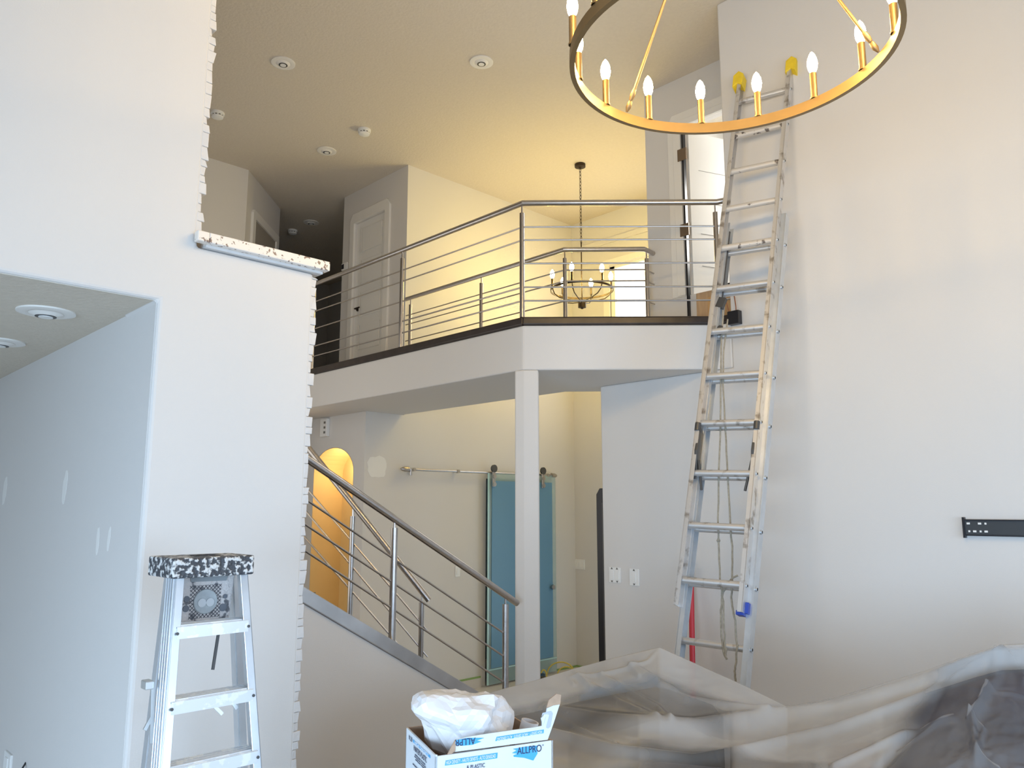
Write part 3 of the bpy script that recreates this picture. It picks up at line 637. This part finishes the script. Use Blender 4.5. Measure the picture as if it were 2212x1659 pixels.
# top cap
TOPM = mat('paint_covered_top', (.05, .055, .065), .5, c2=(.66, .66, .65), thr=(.50, .58), vs=60, bump=.9, bs=60)
cxa, cxb = L0.x - .035, R0.x + .022
tc = MB(); zt_ = 1.865
sc_ = [(cxa, 2.415), (cxb, 2.415), (cxb, 2.60), (cxa - .005, 2.60)]
tc.prism([(x, y, 1.795) for x, y in sc_], (0, 0, .06)).build('top_cap', TOPM, sl_t, bevel=.006, seg=2)
MB().lathe(((cxa + cxb) / 2, 2.49, 1.853), [(.045, 0), (.045, .004), (.030, .004), (.030, .001)], 24).build('tool_recess', mat('black_recess', (.02, .02, .022), .6), sl_t)
MB().box(cxa + .04, cxb - .03, 2.52, 2.53, 1.765, 1.795).build('top_bracket', mat('smeared_dark', (.16, .17, .19), .5, var=.2), sl_t)
# tray / pail shelf behind the top step
TRM = mat('paint_covered_tray', (.56, .52, .50), .6, c2=(.12, .12, .13), thr=(.57, .63), vs=30, bump=.8, bs=70)
yb = 2.50
q = [atp(x, y, Vector((0, yb, 1.7)), Vector((0, 1, 0))) for x, y in ((396, 1239), (508, 1238), (495, 1338), (392, 1344))]
ty = MB().prism(q, (0, .012, 0)).build('tray', TRM, sl_t, bevel=.003)
qq = [atp(x, y, Vector((0, yb, 1.7)), Vector((0, 1, 0))) for x, y in ((410, 1247), (492, 1244), (488, 1254), (412, 1257))]
MB().prism(qq, (0, -.003, 0)).build('slot', mat('slot_grey', (.22, .24, .25), .6), ty)
cc = atp(443, 1299, Vector((0, yb, 1.7)), Vector((0, 1, 0)))
MB().lathe(cc, [(.038, 0), (.038, .004), (.036, .006)], 28, (0, -1, 0)).build('round_boss', mat('dull_grey', (.36, .39, .40), .5, var=.1, vs=40), ty)
for (ox, oz) in ((-.013, -.003), (.013, -.003)): MB().lathe(cc + Vector((ox, -.006, oz)), [(.013, 0), (.013, .003)], 18, (0, -1, 0)).build('cup_ring', mat('light_ring', (.5, .52, .53), .5), ty)
for (x, y, r_) in ((481, 1312, .012), (486, 1288, .007), (403, 1294, .009), (401, 1315, .010)):
    MB().lathe(atp(x, y, Vector((0, yb, 1.7)), Vector((0, 1, 0))), [(r_, 0), (r_, .003)], 14, (0, -1, 0)).build('hole', mat('hole_dark', (.12, .13, .15), .6), ty)
gl = MB(); x0_, x1_, z0_, z1_ = cc.x - .050, cc.x + .050, cc.z - .050, cc.z + .052
for i in range(-14, 15):
    for sg in (-1, 1):
        pts_ = []
        for k_ in range(101):
            q_ = Vector((cc.x + i * .0115 + sg * (k_ - 50) * .002, 0, cc.z + (k_ - 50) * .002))
            if x0_ <= q_.x <= x1_ and z0_ <= q_.z <= z1_ and math.hypot(q_.x - cc.x, q_.z - cc.z) > .034: pts_.append((q_.x, cc.y - .001, q_.z))
        run = []
        for k_, q_ in enumerate(pts_ + [(9, 9, 9)]):
            if run and math.hypot(q_[0] - run[-1][0], q_[2] - run[-1][2]) > .004:
                if len(run) > 2: gl.bar(run[0], run[-1], .0014, .002, (0, 1, 0))
                run = []
            run.append(q_)
stuff(gl.build('mesh_grid', mat('grid_line', (.07, .07, .08), .5), ty))
# steps
for (yl, yr) in ((1364, 1348), (1524, 1500), (1664, 1640), (1815, 1790)):
    a_, b_ = fp(391 - (yl - 1240) * .076, yl), fp(527 + (yr - 1232) * .070, yr); a_.z = b_.z = (a_.z + b_.z) / 2
    zc_ = a_.z; y_ = (a_.y + b_.y) / 2; o_ = MB()
    o_.box(a_.x, b_.x, y_ - .006, y_ + .002, zc_ - .022, zc_ + .012)
    o_.box(a_.x, b_.x, y_, y_ + .075, zc_ + .008, zc_ + .013)
    for k in range(4): o_.box(a_.x, b_.x, y_ + .010 + k * .018, y_ + .014 + k * .018, zc_ + .012, zc_ + .016)
    stp = o_.build('step', SP, sl_t)
    for x in (a_.x - .0, b_.x): MB().lathe((x, y_ - .006, zc_ - .006), [(.0045, 0), (.0045, .003)], 10, (0, -1, 0)).build('rivet', DGREY, stp)
MB().bar(fp(487, 1372) + Vector((0, .05, 0)), fp(475, 1452) + Vector((0, .05, 0)), .008, .006, (0, 1, 0)).build('hook_bar', DGREY, sl_t)
BRC = mat('brace_metal', (.60, .61, .60), .4, .7)
for (p_, q_) in (((478, 1528), (502, 1552)), ((520, 1520), (534, 1540)), ((350, 1482), (347, 1617)), ((332, 1588), (347, 1560))):
    MB().bar(fp(*p_) + Vector((0, .07, 0)), fp(*q_) + Vector((0, .07, 0)), .010, .006, (0, 1, 0)).build('brace', BRC, sl_t)
MB().obox(fp(338, 1487) + Vector((0, .07, 0)), (1, 0, 0), (0, 1, 0), UP, .012, .02, .012).build('spreader_bracket', BRC, sl_t, bevel=.003)
for zz_ in (1.0, .6, .25):
    a_, b_ = down(RL0, RL1, zz_), down(RR0, RR1, zz_); MB().bar(a_, b_, .02, .012, (0, 0, 1)).build('rear_bar', BRC, sl_t)

# ------------------------------------------------------------------ things under the plastic, the sheet
def cloth_noise(v, s): return noise.noise(Vector(v) * s)
cols = [1000, 1050, 1155, 1240, 1330, 1425, 1500, 1600, 1700, 1800, 1900, 2000, 2100, 2160, 2230, 2420]
top = [1522, 1498, 1470, 1444, 1420, 1398, 1432, 1477, 1526, 1508, 1478, 1448, 1412, 1393, 1390, 1410]
dep = [3.75, 3.75, 3.75, 3.75, 3.72, 3.70, 3.66, 3.55, 3.45, 3.35, 3.25, 3.15, 3.05, 3.0, 2.95, 2.9]
def ip(x, xs, ys):
    if x <= xs[0]: return ys[0]
    for i in range(len(xs) - 1):
        if x <= xs[i + 1]:
            t = (x - xs[i]) / (xs[i + 1] - xs[i]); return ys[i] + (ys[i + 1] - ys[i]) * t
    return ys[-1]
ridges = [([(1180, 1540), (1300, 1560), (1500, 1576), (1700, 1548), (1900, 1492), (2040, 1440), (2160, 1398)], 16, .030),
          ([(1190, 1588), (1320, 1622), (1500, 1644), (1620, 1622), (1800, 1580), (2000, 1505), (2150, 1420)], 9, .022),
          ([(1240, 1446), (1270, 1480), (1420, 1560)], 7, .012), ([(1365, 1440), (1480, 1510), (1660, 1545)], 8, .016),
          ([(1425, 1398), (1400, 1430), (1366, 1442), (1300, 1458), (1236, 1462)], 4, .012),
          ([(1300, 1462), (1420, 1530), (1450, 1568)], 6, .012), ([(1800, 1659), (1950, 1590), (2060, 1560)], 7, .014),
          ([(2160, 1400), (2150, 1480), (2100, 1560), (2110, 1650)], 9, .028), ([(2165, 1400), (2212, 1480)], 6, .018), ([(2060, 1440), (2000, 1560), (1900, 1659)], 10, -.014),
          ([(2150, 1412), (2142, 1470), (2118, 1540), (2095, 1562)], 4, .016), ([(2095, 1562), (2125, 1580), (2112, 1640), (2160, 1670)], 4, .018), ([(2172, 1412), (2200, 1450), (2230, 1500)], 4, .016), ([(2060, 1552), (2020, 1575), (1940, 1620)], 3, .008),
          ([(1240, 1452), (1262, 1478), (1275, 1490)], 3, .010), ([(1222, 1456), (1240, 1480)], 3, .008), ([(1350, 1425), (1366, 1450), (1380, 1462)], 3, .010), ([(1205, 1560), (1330, 1610)], 4, .010), ([(2180, 1520), (2230, 1560), (2300, 1570)], 4, .012), ([(2070, 1480), (2130, 1500), (2212, 1510)], 3, .007)]
fe = lambda x: ip(x, [1230, 1380], [2.78, 2.45])
def segd(px_, py_, pl_):
    best = 1e9
    for (x0, y0), (x1, y1) in zip(pl_, pl_[1:]):
        dx, dy = x1 - x0, y1 - y0; t = max(0, min(1, ((px_ - x0) * dx + (py_ - y0) * dy) / (dx * dx + dy * dy)))
        best = min(best, math.hypot(px_ - x0 - t * dx, py_ - y0 - t * dy))
    return best
def sst0(a_, b_, v_): v_ = max(0, min(1, (v_ - a_) / (b_ - a_))); return v_ * v_ * (3 - 2 * v_)
nxs, nys = 360, 150
swx = [1000, 1180, 1300, 1500, 1700, 1900, 2040, 2160, 2420]; swy = [1500, 1540, 1560, 1576, 1548, 1492, 1440, 1398, 1380]
vs = []; fs = []
for j in range(nys + 6):
    for i in range(nxs):
        x = 1000 + (2420 - 1000) * i / (nxs - 1); yt = ip(x, cols, top); d0 = ip(x, cols, dep)
        if j < 3:       # falls behind the silhouette to the floor
            p = atd(x, yt, d0) + FWD * (.10 - .03 * j); p.z = [0.02, .7, p.z - .05][j] if j < 2 else p.z - .03
        elif j < nys + 3:
            t = (j - 3) / (nys - 1); y = yt + (1700 - yt) * t; d = d0 - (d0 - fe(x)) * (t ** 1.05)
            p = atd(x, y, d); w = min(1, t * 8)
            lift = sum(amp * math.exp(-(segd(x, y, pl_) / wd) ** 2) for pl_, wd, amp in ridges)
            q = Vector((x * .012 + y * .008, y * .03 - x * .007, 0))
            u_ = x * .9 + (y - 1560) * .25
            q = Vector((x * .0022, (y - ip(x, swx, swy)) * .022, 0)); lift += .009 * noise.noise(q) + .002 * (.5 - abs(noise.noise(q * 2.1 + Vector((3, 4, 0)))))
            lift += (.010 * sst0(1990, 2090, x) + .003) * (.5 - abs(noise.noise(Vector((x * .022, y * .030, 2))))) + .003 * sst0(1990, 2090, x) * noise.noise(Vector((x * .06, y * .08, 5)))
            p.z += lift * w * 1.0
        else:
            p = atd(x, 1700, fe(x) - .02 - .02 * (j - nys - 3)); p.z = [1.0, .5, .02][j - nys - 3]
        vs.append(p)
for j in range(nys + 5):
    for i in range(nxs - 1):
        a_ = j * nxs + i; fs.append((a_, a_ + 1, a_ + nxs + 1, a_ + nxs))
PM = bpy.data.materials.new('clear_plastic_sheeting'); PM.use_nodes = True; nt = PM.node_tree; b = nt.nodes['Principled BSDF']
b.inputs['Base Color'].default_value = (.58, .565, .55, 1); b.inputs['Roughness'].default_value = .14
tcn = nt.nodes.new('ShaderNodeTexCoord'); nz = nt.nodes.new('ShaderNodeTexNoise'); nz.inputs['Scale'].default_value = 3; nz.inputs['Detail'].default_value = 3; nt.links.new(tcn.outputs['Object'], nz.inputs['Vector'])
bp = nt.nodes.new('ShaderNodeBump'); bp.inputs['Strength'].default_value = .12; bp.inputs['Distance'].default_value = .02; nt.links.new(nz.outputs['Fac'], bp.inputs['Height']); nt.links.new(bp.outputs[0], b.inputs['Normal'])
cr = nt.nodes.new('ShaderNodeMapRange'); cr.inputs['From Min'].default_value = .35; cr.inputs['From Max'].default_value = .7; cr.inputs['To Min'].default_value = .66; cr.inputs['To Max'].default_value = .80
nt.links.new(nz.outputs['Fac'], cr.inputs['Value'])
# where the film lies tight on dark upholstery it turns clear
atn = nt.nodes.new('ShaderNodeAttribute'); atn.attribute_name = 'contact'; mu = nt.nodes.new('ShaderNodeMath'); mu.operation = 'MULTIPLY_ADD'; mu.inputs[1].default_value = -.56
nt.links.new(atn.outputs['Fac'], mu.inputs[0]); nt.links.new(cr.outputs[0], mu.inputs[2]); nt.links.new(mu.outputs[0], b.inputs['Alpha'])
sh = MB(); sh.v = vs; sh.f = fs
sho = sh.build('plastic_sheet', PM, smooth=True, ang=180)
sa = sho.data.attributes.new('contact', 'FLOAT', 'POINT')
def sst(a_, b_, v_): v_ = max(0, min(1, (v_ - a_) / (b_ - a_))); return v_ * v_ * (3 - 2 * v_)
for j in range(nys + 6):
    for i in range(nxs):
        x = 1000 + 1420 * i / (nxs - 1); t = max(0, min(1, (j - 3) / (nys - 1))); n_ = .25 * noise.noise(Vector((x * .008, t * 4, 0)))
        c_ = sst(1985 - 150 * t, 2075 - 150 * t, x) * sst(.0, .06, t)
        c_ = max(c_, .8 * sst(.66, .74, t + n_ * .15) * (1 - sst(1700, 1850, x)) * sst(1330, 1420, x))
        c_ = max(c_, .62 * sst(.18, .26, t) * (1 - sst(.48, .60, t)) * (1 - sst(1500, 1640, x)))
        sa.data[j * nxs + i].value = max(0, min(1, c_ + (n_ if .05 < c_ < .95 else 0)))
tag(sho, 'translucent plastic sheet draped over the furniture at the lower right', 'plastic sheet')
# furniture and two added tone backings below, each following the drape a little under it
def lump(name, label, cat, x0, x1, t0, t1, mt, drop=.035, group=None, nx=26, ny=16):
    v_ = []; f_ = []
    for j in range(ny):
        for i in range(nx):
            x = x0 + (x1 - x0) * i / (nx - 1); yt = ip(x, cols, top); d0 = ip(x, cols, dep); t = t0 + (t1 - t0) * j / (ny - 1)
            y = yt + (1700 - yt) * t; p = atd(x, y, d0 - (d0 - fe(x)) * (t ** 1.05))
            ed = min(i, nx - 1 - i, j, ny - 1 - j); p.z -= drop + (.05 if ed == 0 else .012 if ed == 1 else 0); v_.append(p)
    for j in range(ny - 1):
        for i in range(nx - 1): a_ = j * nx + i; f_.append((a_, a_ + 1, a_ + nx + 1, a_ + nx))
    n_ = len(v_); rim = [i for i in range(nx)] + [j * nx + nx - 1 for j in range(1, ny)] + [(ny - 1) * nx + i for i in range(nx - 2, -1, -1)] + [j * nx for j in range(ny - 2, 0, -1)]
    for k_ in rim: q_ = v_[k_].copy(); q_.z = 0.005; v_.append(q_)
    m_ = len(rim)
    for k_ in range(m_): f_.append((rim[k_], rim[(k_ + 1) % m_], n_ + (k_ + 1) % m_, n_ + k_))
    f_.append(tuple(n_ + k_ for k_ in range(m_)))
    o_ = MB(); o_.v = v_; o_.f = f_; o = o_.build(name, mt, smooth=True, ang=50); return tag(o, label, cat, group)
FGREY = mat('charcoal_fabric', (.022, .020, .021), .8, var=.25, vs=4)
FNAVY = mat('navy_leather', (.012, .012, .035), .4, var=.3, vs=5)
FBEIGE = mat('beige_fabric', (.48, .44, .40), .85, var=.12, vs=4)
FBROWN = mat('brown_leather', (.13, .045, .035), .5, var=.3, vs=6)
lump('cabinet', 'dark cabinet under the plastic at its left end by the column', 'cabinet', 1040, 1560, .20, .68, FGREY, .015)
lump('fold_backing', 'pale blue-grey backing added to tint the fold under the left peak of the plastic', 'box', 1250, 1424, .02, .14, mat('pale_blue_backing', (.34, .40, .45), .6), .025)  # backing added under the sheet to give its overlapping fold a paler tone
lump('pad', 'beige cushion added to tint a bump of the plastic just right of the cardboard box', 'pad', 1200, 1330, .80, .97, mat('pale_pad', (.62, .56, .50), .9), .02)  # added beneath the sheet to give its bump a beige tone
lump('sofa', 'beige sofa under the middle of the plastic sheet', 'sofa', 1575, 1755, .06, .70, FBEIGE)
lump('armchair', 'navy leather armchair under the plastic at the right edge', 'armchair', 1905, 2400, .03, .97, FNAVY, .03)
lump('ottoman', 'brown leather ottoman seen through the plastic left of the navy armchair', 'ottoman', 1785, 1890, .40, .97, FBROWN, .02)
lump('bench', 'navy bench under the plastic right of the cardboard box', 'bench', 1345, 1760, .74, .97, FNAVY, .02)

# ------------------------------------------------------------------ cardboard box
C0 = atd(941, 1631, 2.2); az = math.radians(67.0); fB = FWD * math.cos(az) + RGT * math.sin(az); gB = FWD * math.sin(az) - RGT * math.cos(az)
LB, GB, HB = .343, .29, .36
zB = C0.z
stt = thing('side_table', 'low white side table under the cardboard box of plastic sheeting', 'table', (C0.x + .1, C0.y + .1, 0))
cB = C0 + fB * LB / 2 + gB * GB / 2
MB().obox(Vector((cB.x, cB.y, zB - HB - .022)), fB, gB, UP, .185, .16, .018).build('top', WPL, stt, bevel=.004)
for i in (-1, 1):
    for j in (-1, 1): MB().obox(Vector((cB.x, cB.y, (zB - HB - .04) / 2)) + fB * .155 * i + gB * .13 * j, fB, gB, UP, .02, .02, (zB - HB - .04) / 2).build('leg', WPL, stt)
CARD = mat('white_printed_card', (.68, .73, .77), .55, var=.02, vs=20)
KRAFT = mat('kraft_cardboard', (.42, .29, .20), .8, var=.15, vs=30)
bx = thing('cardboard_box', 'open white cardboard box of painter\'s plastic with blue brush logo', 'box', tuple(Vector((cB.x, cB.y, zB - HB))))
def fpt(s, h, o=0): return C0 + fB * s + UP * h - gB * o       # front face coordinates
def lpt(s, h, o=0): return C0 + gB * s + UP * h - fB * o       # left face coordinates
tk = .005
MB().prism([fpt(0, -HB), fpt(LB, -HB), fpt(LB, 0), fpt(0, -.004)], gB * tk).build('front_panel', CARD, bx)
MB().prism([lpt(0, -HB), lpt(GB, -HB), lpt(GB, 0), lpt(.02, -.003), lpt(0, 0)], fB * tk).build('left_panel', CARD, bx)
MB().prism([fpt(0, -HB) + gB * GB, fpt(LB, -HB) + gB * GB, fpt(LB, .0) + gB * GB, fpt(.0, .0) + gB * GB], -gB * tk).build('back_panel', KRAFT, bx)
MB().prism([lpt(0, -HB) + fB * LB, lpt(GB, -HB) + fB * LB, lpt(GB, 0) + fB * LB, lpt(0, 0) + fB * LB], -fB * tk).build('right_panel', KRAFT, bx)
MB().prism([lpt(.004, -HB, -tk), lpt(GB, -HB, -tk), lpt(GB, -.002, -tk), lpt(.004, -.006, -tk)], fB * .003).build('inner_liner', KRAFT, bx)
MB().prism([C0 - UP * HB, C0 - UP * HB + fB * LB, C0 - UP * HB + fB * LB + gB * GB, C0 - UP * HB + gB * GB], UP * tk).build('bottom_panel', KRAFT, bx)
gn = gB
def fpx(x, y, o=0): return atp(x, y, C0 - gB * o, gn)
fl_ = [fpx(x, y) for x, y in ((983, 1624), (981, 1603), (985, 1598), (1010, 1592), (1060, 1584), (1110, 1577), (1150, 1572), (1171, 1568), (1171, 1560), (1169, 1552), (1180, 1540), (1182, 1530), (1196, 1524), (1209, 1522), (1196, 1562), (1183, 1598))]
fo = MB().prism(fl_, gB * .004).build('raised_flap', CARD, bx)
MB().prism([fpx(x, y, -.002) for x, y in ((1181, 1529), (1186, 1512), (1202, 1499), (1212, 1501), (1210, 1523), (1196, 1525))], gB * .003).build('torn_flute', KRAFT, bx)
MB().prism([fpx(x, y, .002) for x, y in ((966, 1631), (978, 1608), (984, 1598), (984, 1622), (976, 1628))], gB * .003).build('torn_flute', KRAFT, bx)
lf = [atp(x, y, C0, fB) for x, y in ((941, 1631), (938, 1627), (881, 1571), (881, 1568), (892, 1566))]
BLU = mat('print_blue', (.06, .38, .72), .5); INK = mat('print_ink', (.02, .025, .07), .5); WINK = mat('print_white', (.85, .9, .93), .5)
def dec_poly(pts, mt, o_=.0012, name='print'): return MB().prism([fpx(x, y, o_) for x, y in pts], gB * .0004).build(name, mt, bx)
def text(s, p, ux, uz, size, mt, width=None, name='lettering'):
    cu = bpy.data.curves.new(name, 'FONT'); cu.body = s; cu.size = size; cu.extrude = .0002; cu.align_x = 'CENTER'; cu.align_y = 'CENTER'
    to = bpy.data.objects.new('tmp', cu); COL.objects.link(to); bpy.context.view_layer.update()
    me = bpy.data.meshes.new_from_object(to.evaluated_get(bpy.context.evaluated_depsgraph_get())); COL.objects.unlink(to); bpy.data.objects.remove(to)
    sx = 1
    if width:
        w_ = max(v.co.x for v in me.vertices) - min(v.co.x for v in me.vertices); sx = width / w_
    ux = ux.normalized(); uz = uz.normalized(); nz_ = ux.cross(uz)
    for v in me.vertices: v.co = (p + ux * v.co.x * sx + uz * v.co.y + nz_ * v.co.z) - bx.location
    o = bpy.data.objects.new(name, me); COL.objects.link(o); o.parent = bx; me.materials.append(mt); return o
def span(x0, x1, y): return (fpx(x1, y) - fpx(x0, y)).length
# logo strokes
dec_poly([(1109, 1632), (1118, 1628), (1106, 1627), (1116, 1621), (1108, 1618), (1135, 1613), (1160, 1611), (1161, 1628), (1152, 1643), (1132, 1637), (1110, 1635)], BLU, name='brush_mark')
text('ALLPRO', fpx(1144, 1620, .0022), fB, UP, .026, INK, span(1117, 1169, 1620))
text('®', fpx(1173, 1610, .0022), fB, UP, .006, INK)
dec_poly([(984, 1599), (1010, 1594), (1046, 1594), (1030, 1600), (1040, 1602), (1020, 1609), (1000, 1611), (984, 1609)], BLU, name='brush_mark')
text('ALLPR', fpx(1005, 1602, .0022), -fB, -UP, .024, INK, span(983, 1027, 1602))
dec_poly([(1070, 1601), (1174, 1584), (1175, 1576), (1073, 1592)], BLU, name='stripe')
text('HIGH DENSITY - HAUTE DENSITÉ - ALTO DENSIDAD', fpx(1123, 1588.5, .0022), -(fpx(1174, 1580) - fpx(1072, 1597)), -UP, .011, WINK, span(1075, 1172, 1589))
dec_poly([(961, 1654), (1074, 1638), (1075, 1626), (963, 1643)], BLU, name='stripe')
text('HIGH DENSITY - HAUTE DENSITÉ - ALTO DENSIDAD', fpx(1018, 1640.5, .0022), fpx(1074, 1632) - fpx(962, 1648), UP, .013, WINK, span(965, 1071, 1640))
text("& PLASTIC", fpx(1028, 1656, .0022), fpx(1074, 1632) - fpx(962, 1648), UP, .015, INK, span(1008, 1047, 1656))
dec_poly([(1170, 1548), (1172, 1540), (1190, 1536), (1194, 1541), (1189, 1570), (1184, 1574), (1180, 1572), (1187, 1545), (1185, 1541), (1174, 1543)], mat('print_grey', (.45, .5, .55), .5), name='knife_outline')
dec_poly([(1173, 1546), (1175, 1543), (1184, 1543), (1178, 1568), (1174, 1568), (1180, 1547)], CARD, .0018, name='knife_outline')
def lpx(x, y, o=0): return atp(x, y, C0 - fB * o, fB)
MB().prism([lpx(x, y, .001) for x, y in ((892, 1597), (929, 1632), (929, 1638), (892, 1603))], fB * .0004).build('stripe', BLU, bx)
lu = -(gB)
text('HIGH DENSITY', lpx(910, 1617, .002), lu, UP, .011, WINK, (lpx(894, 1600) - lpx(927, 1633)).length * .9)
text('N.29', lpx(886.5, 1596, .002), lu, UP, .018, INK, .035)
text("PAINTER'S PLASTIC", lpx(907, 1629, .002), lu, UP, .020, INK, .125)
for k, (yy, w_) in enumerate(((1640, .10), (1645, .11), (1650, .09), (1657, .07))):
    text('painting plastic dropcloth', lpx(907 - (8 if k == 3 else 0), yy, .002), lu, UP, .007, INK, w_)
# crumpled bag, cardboard cores
bm = bmesh.new(); bmesh.ops.create_icosphere(bm, subdivisions=4, radius=1)
bc = C0 + fB * .135 + gB * .15 + UP * .035
PLB = bpy.data.materials.new('white_bag_plastic'); PLB.use_nodes = True; b = PLB.node_tree.nodes['Principled BSDF']
b.inputs['Base Color'].default_value = (.84, .83, .84, 1); b.inputs['Roughness'].default_value = .25; b.inputs['Alpha'].default_value = .93
o_ = MB(); bm.verts.ensure_lookup_table()
for v in bm.verts:
    d = v.co.normalized(); vd = noise.voronoi(d * 2.6 + Vector((1.3, .2, .7)))[0]; k_ = .86 + .34 * noise.noise(d * 1.5 + Vector((3, 1, 2))) + .34 * vd[0] + .10 * (vd[1] - vd[0]) + .03 * noise.noise(d * 9)
    loc = fB * d.x * .112 + gB * d.y * .10 + UP * d.z * .092
    pp = bc + loc * k_
    tail = max(0, -d.x - .45); pp += -fB * tail * .05 + UP * tail * .10
    o_.v.append(pp)
o_.f = [tuple(v.index for v in f_.verts) for f_ in bm.faces]; bm.free()
tag(o_.build('plastic_bag', PLB), 'crumpled translucent white plastic spilling out of the cardboard box', 'plastic')
def roll(label, cpt, ax, r_, L_):
    t = thing('cardboard_core', label, 'cardboard tube', tuple(cpt), 'cardboard scraps in the box')
    prof = [(r_, 0), (r_, L_), (r_ - .004, L_), (r_ - .004, .01)]
    MB().lathe(cpt, prof, 24, ax).build('tube', mat('pale_card', (.72, .66, .62), .7), t, smooth=True)
roll('pale cardboard core beside the crumpled plastic in the box', C0 + fB * .24 + gB * .12 - UP * .10, (fB * -.2 + UP), .032, .125)
roll('pale cardboard core nearest the raised flap of the box', C0 + fB * .295 + gB * .13 - UP * .10, (fB * .25 - gB * .1 + UP), .026, .13)

# ------------------------------------------------------------------ cord and tool bag on the foyer floor
cd = thing('power_cable', 'yellow extension cord coiled on the foyer floor beyond the column', 'cable', (6.9, 6.2, 0))
def arcp(x0, x1, yb_, h_, n_=12):
    c_ = []
    for i in range(n_):
        t = math.pi * i / (n_ - 1); c_.append(at((x0 + x1) / 2 - (x1 - x0) / 2 * math.cos(t), yb_, 'Z', .008) + UP * h_ * math.sin(t))
    return c_
YC = mat('yellow_cord', (.62, .48, .08), .5)
MB().tube(arcp(1182, 1242, 1456, .14), .008, 8).build('loop', YC, cd, smooth=True)
MB().tube(arcp(1204, 1243, 1459, .10), .008, 8).build('loop', YC, cd, smooth=True)
MB().tube(arcp(1168, 1181, 1462, .08), .008, 8).build('loop', YC, cd, smooth=True)
tbg = thing('tool_bag', 'small black bag on the foyer floor right beside the column base', 'bag', tuple(at(1160, 1482, 'Z', 0)))
q = at(1160, 1482, 'Z', .0) + UP * .075
MB().obox((q.x, q.y, q.z - .01), RGT, FWD, UP, .10, .10, .06).build('body', BLK, tbg, bevel=.02, seg=3)
MB().tube([q - RGT * .05 + UP * .03, q - RGT * .04 + UP * .06, q + UP * .06, q + RGT * .01 + UP * .03], .008, 8).build('handle', DGREY, tbg, smooth=True)
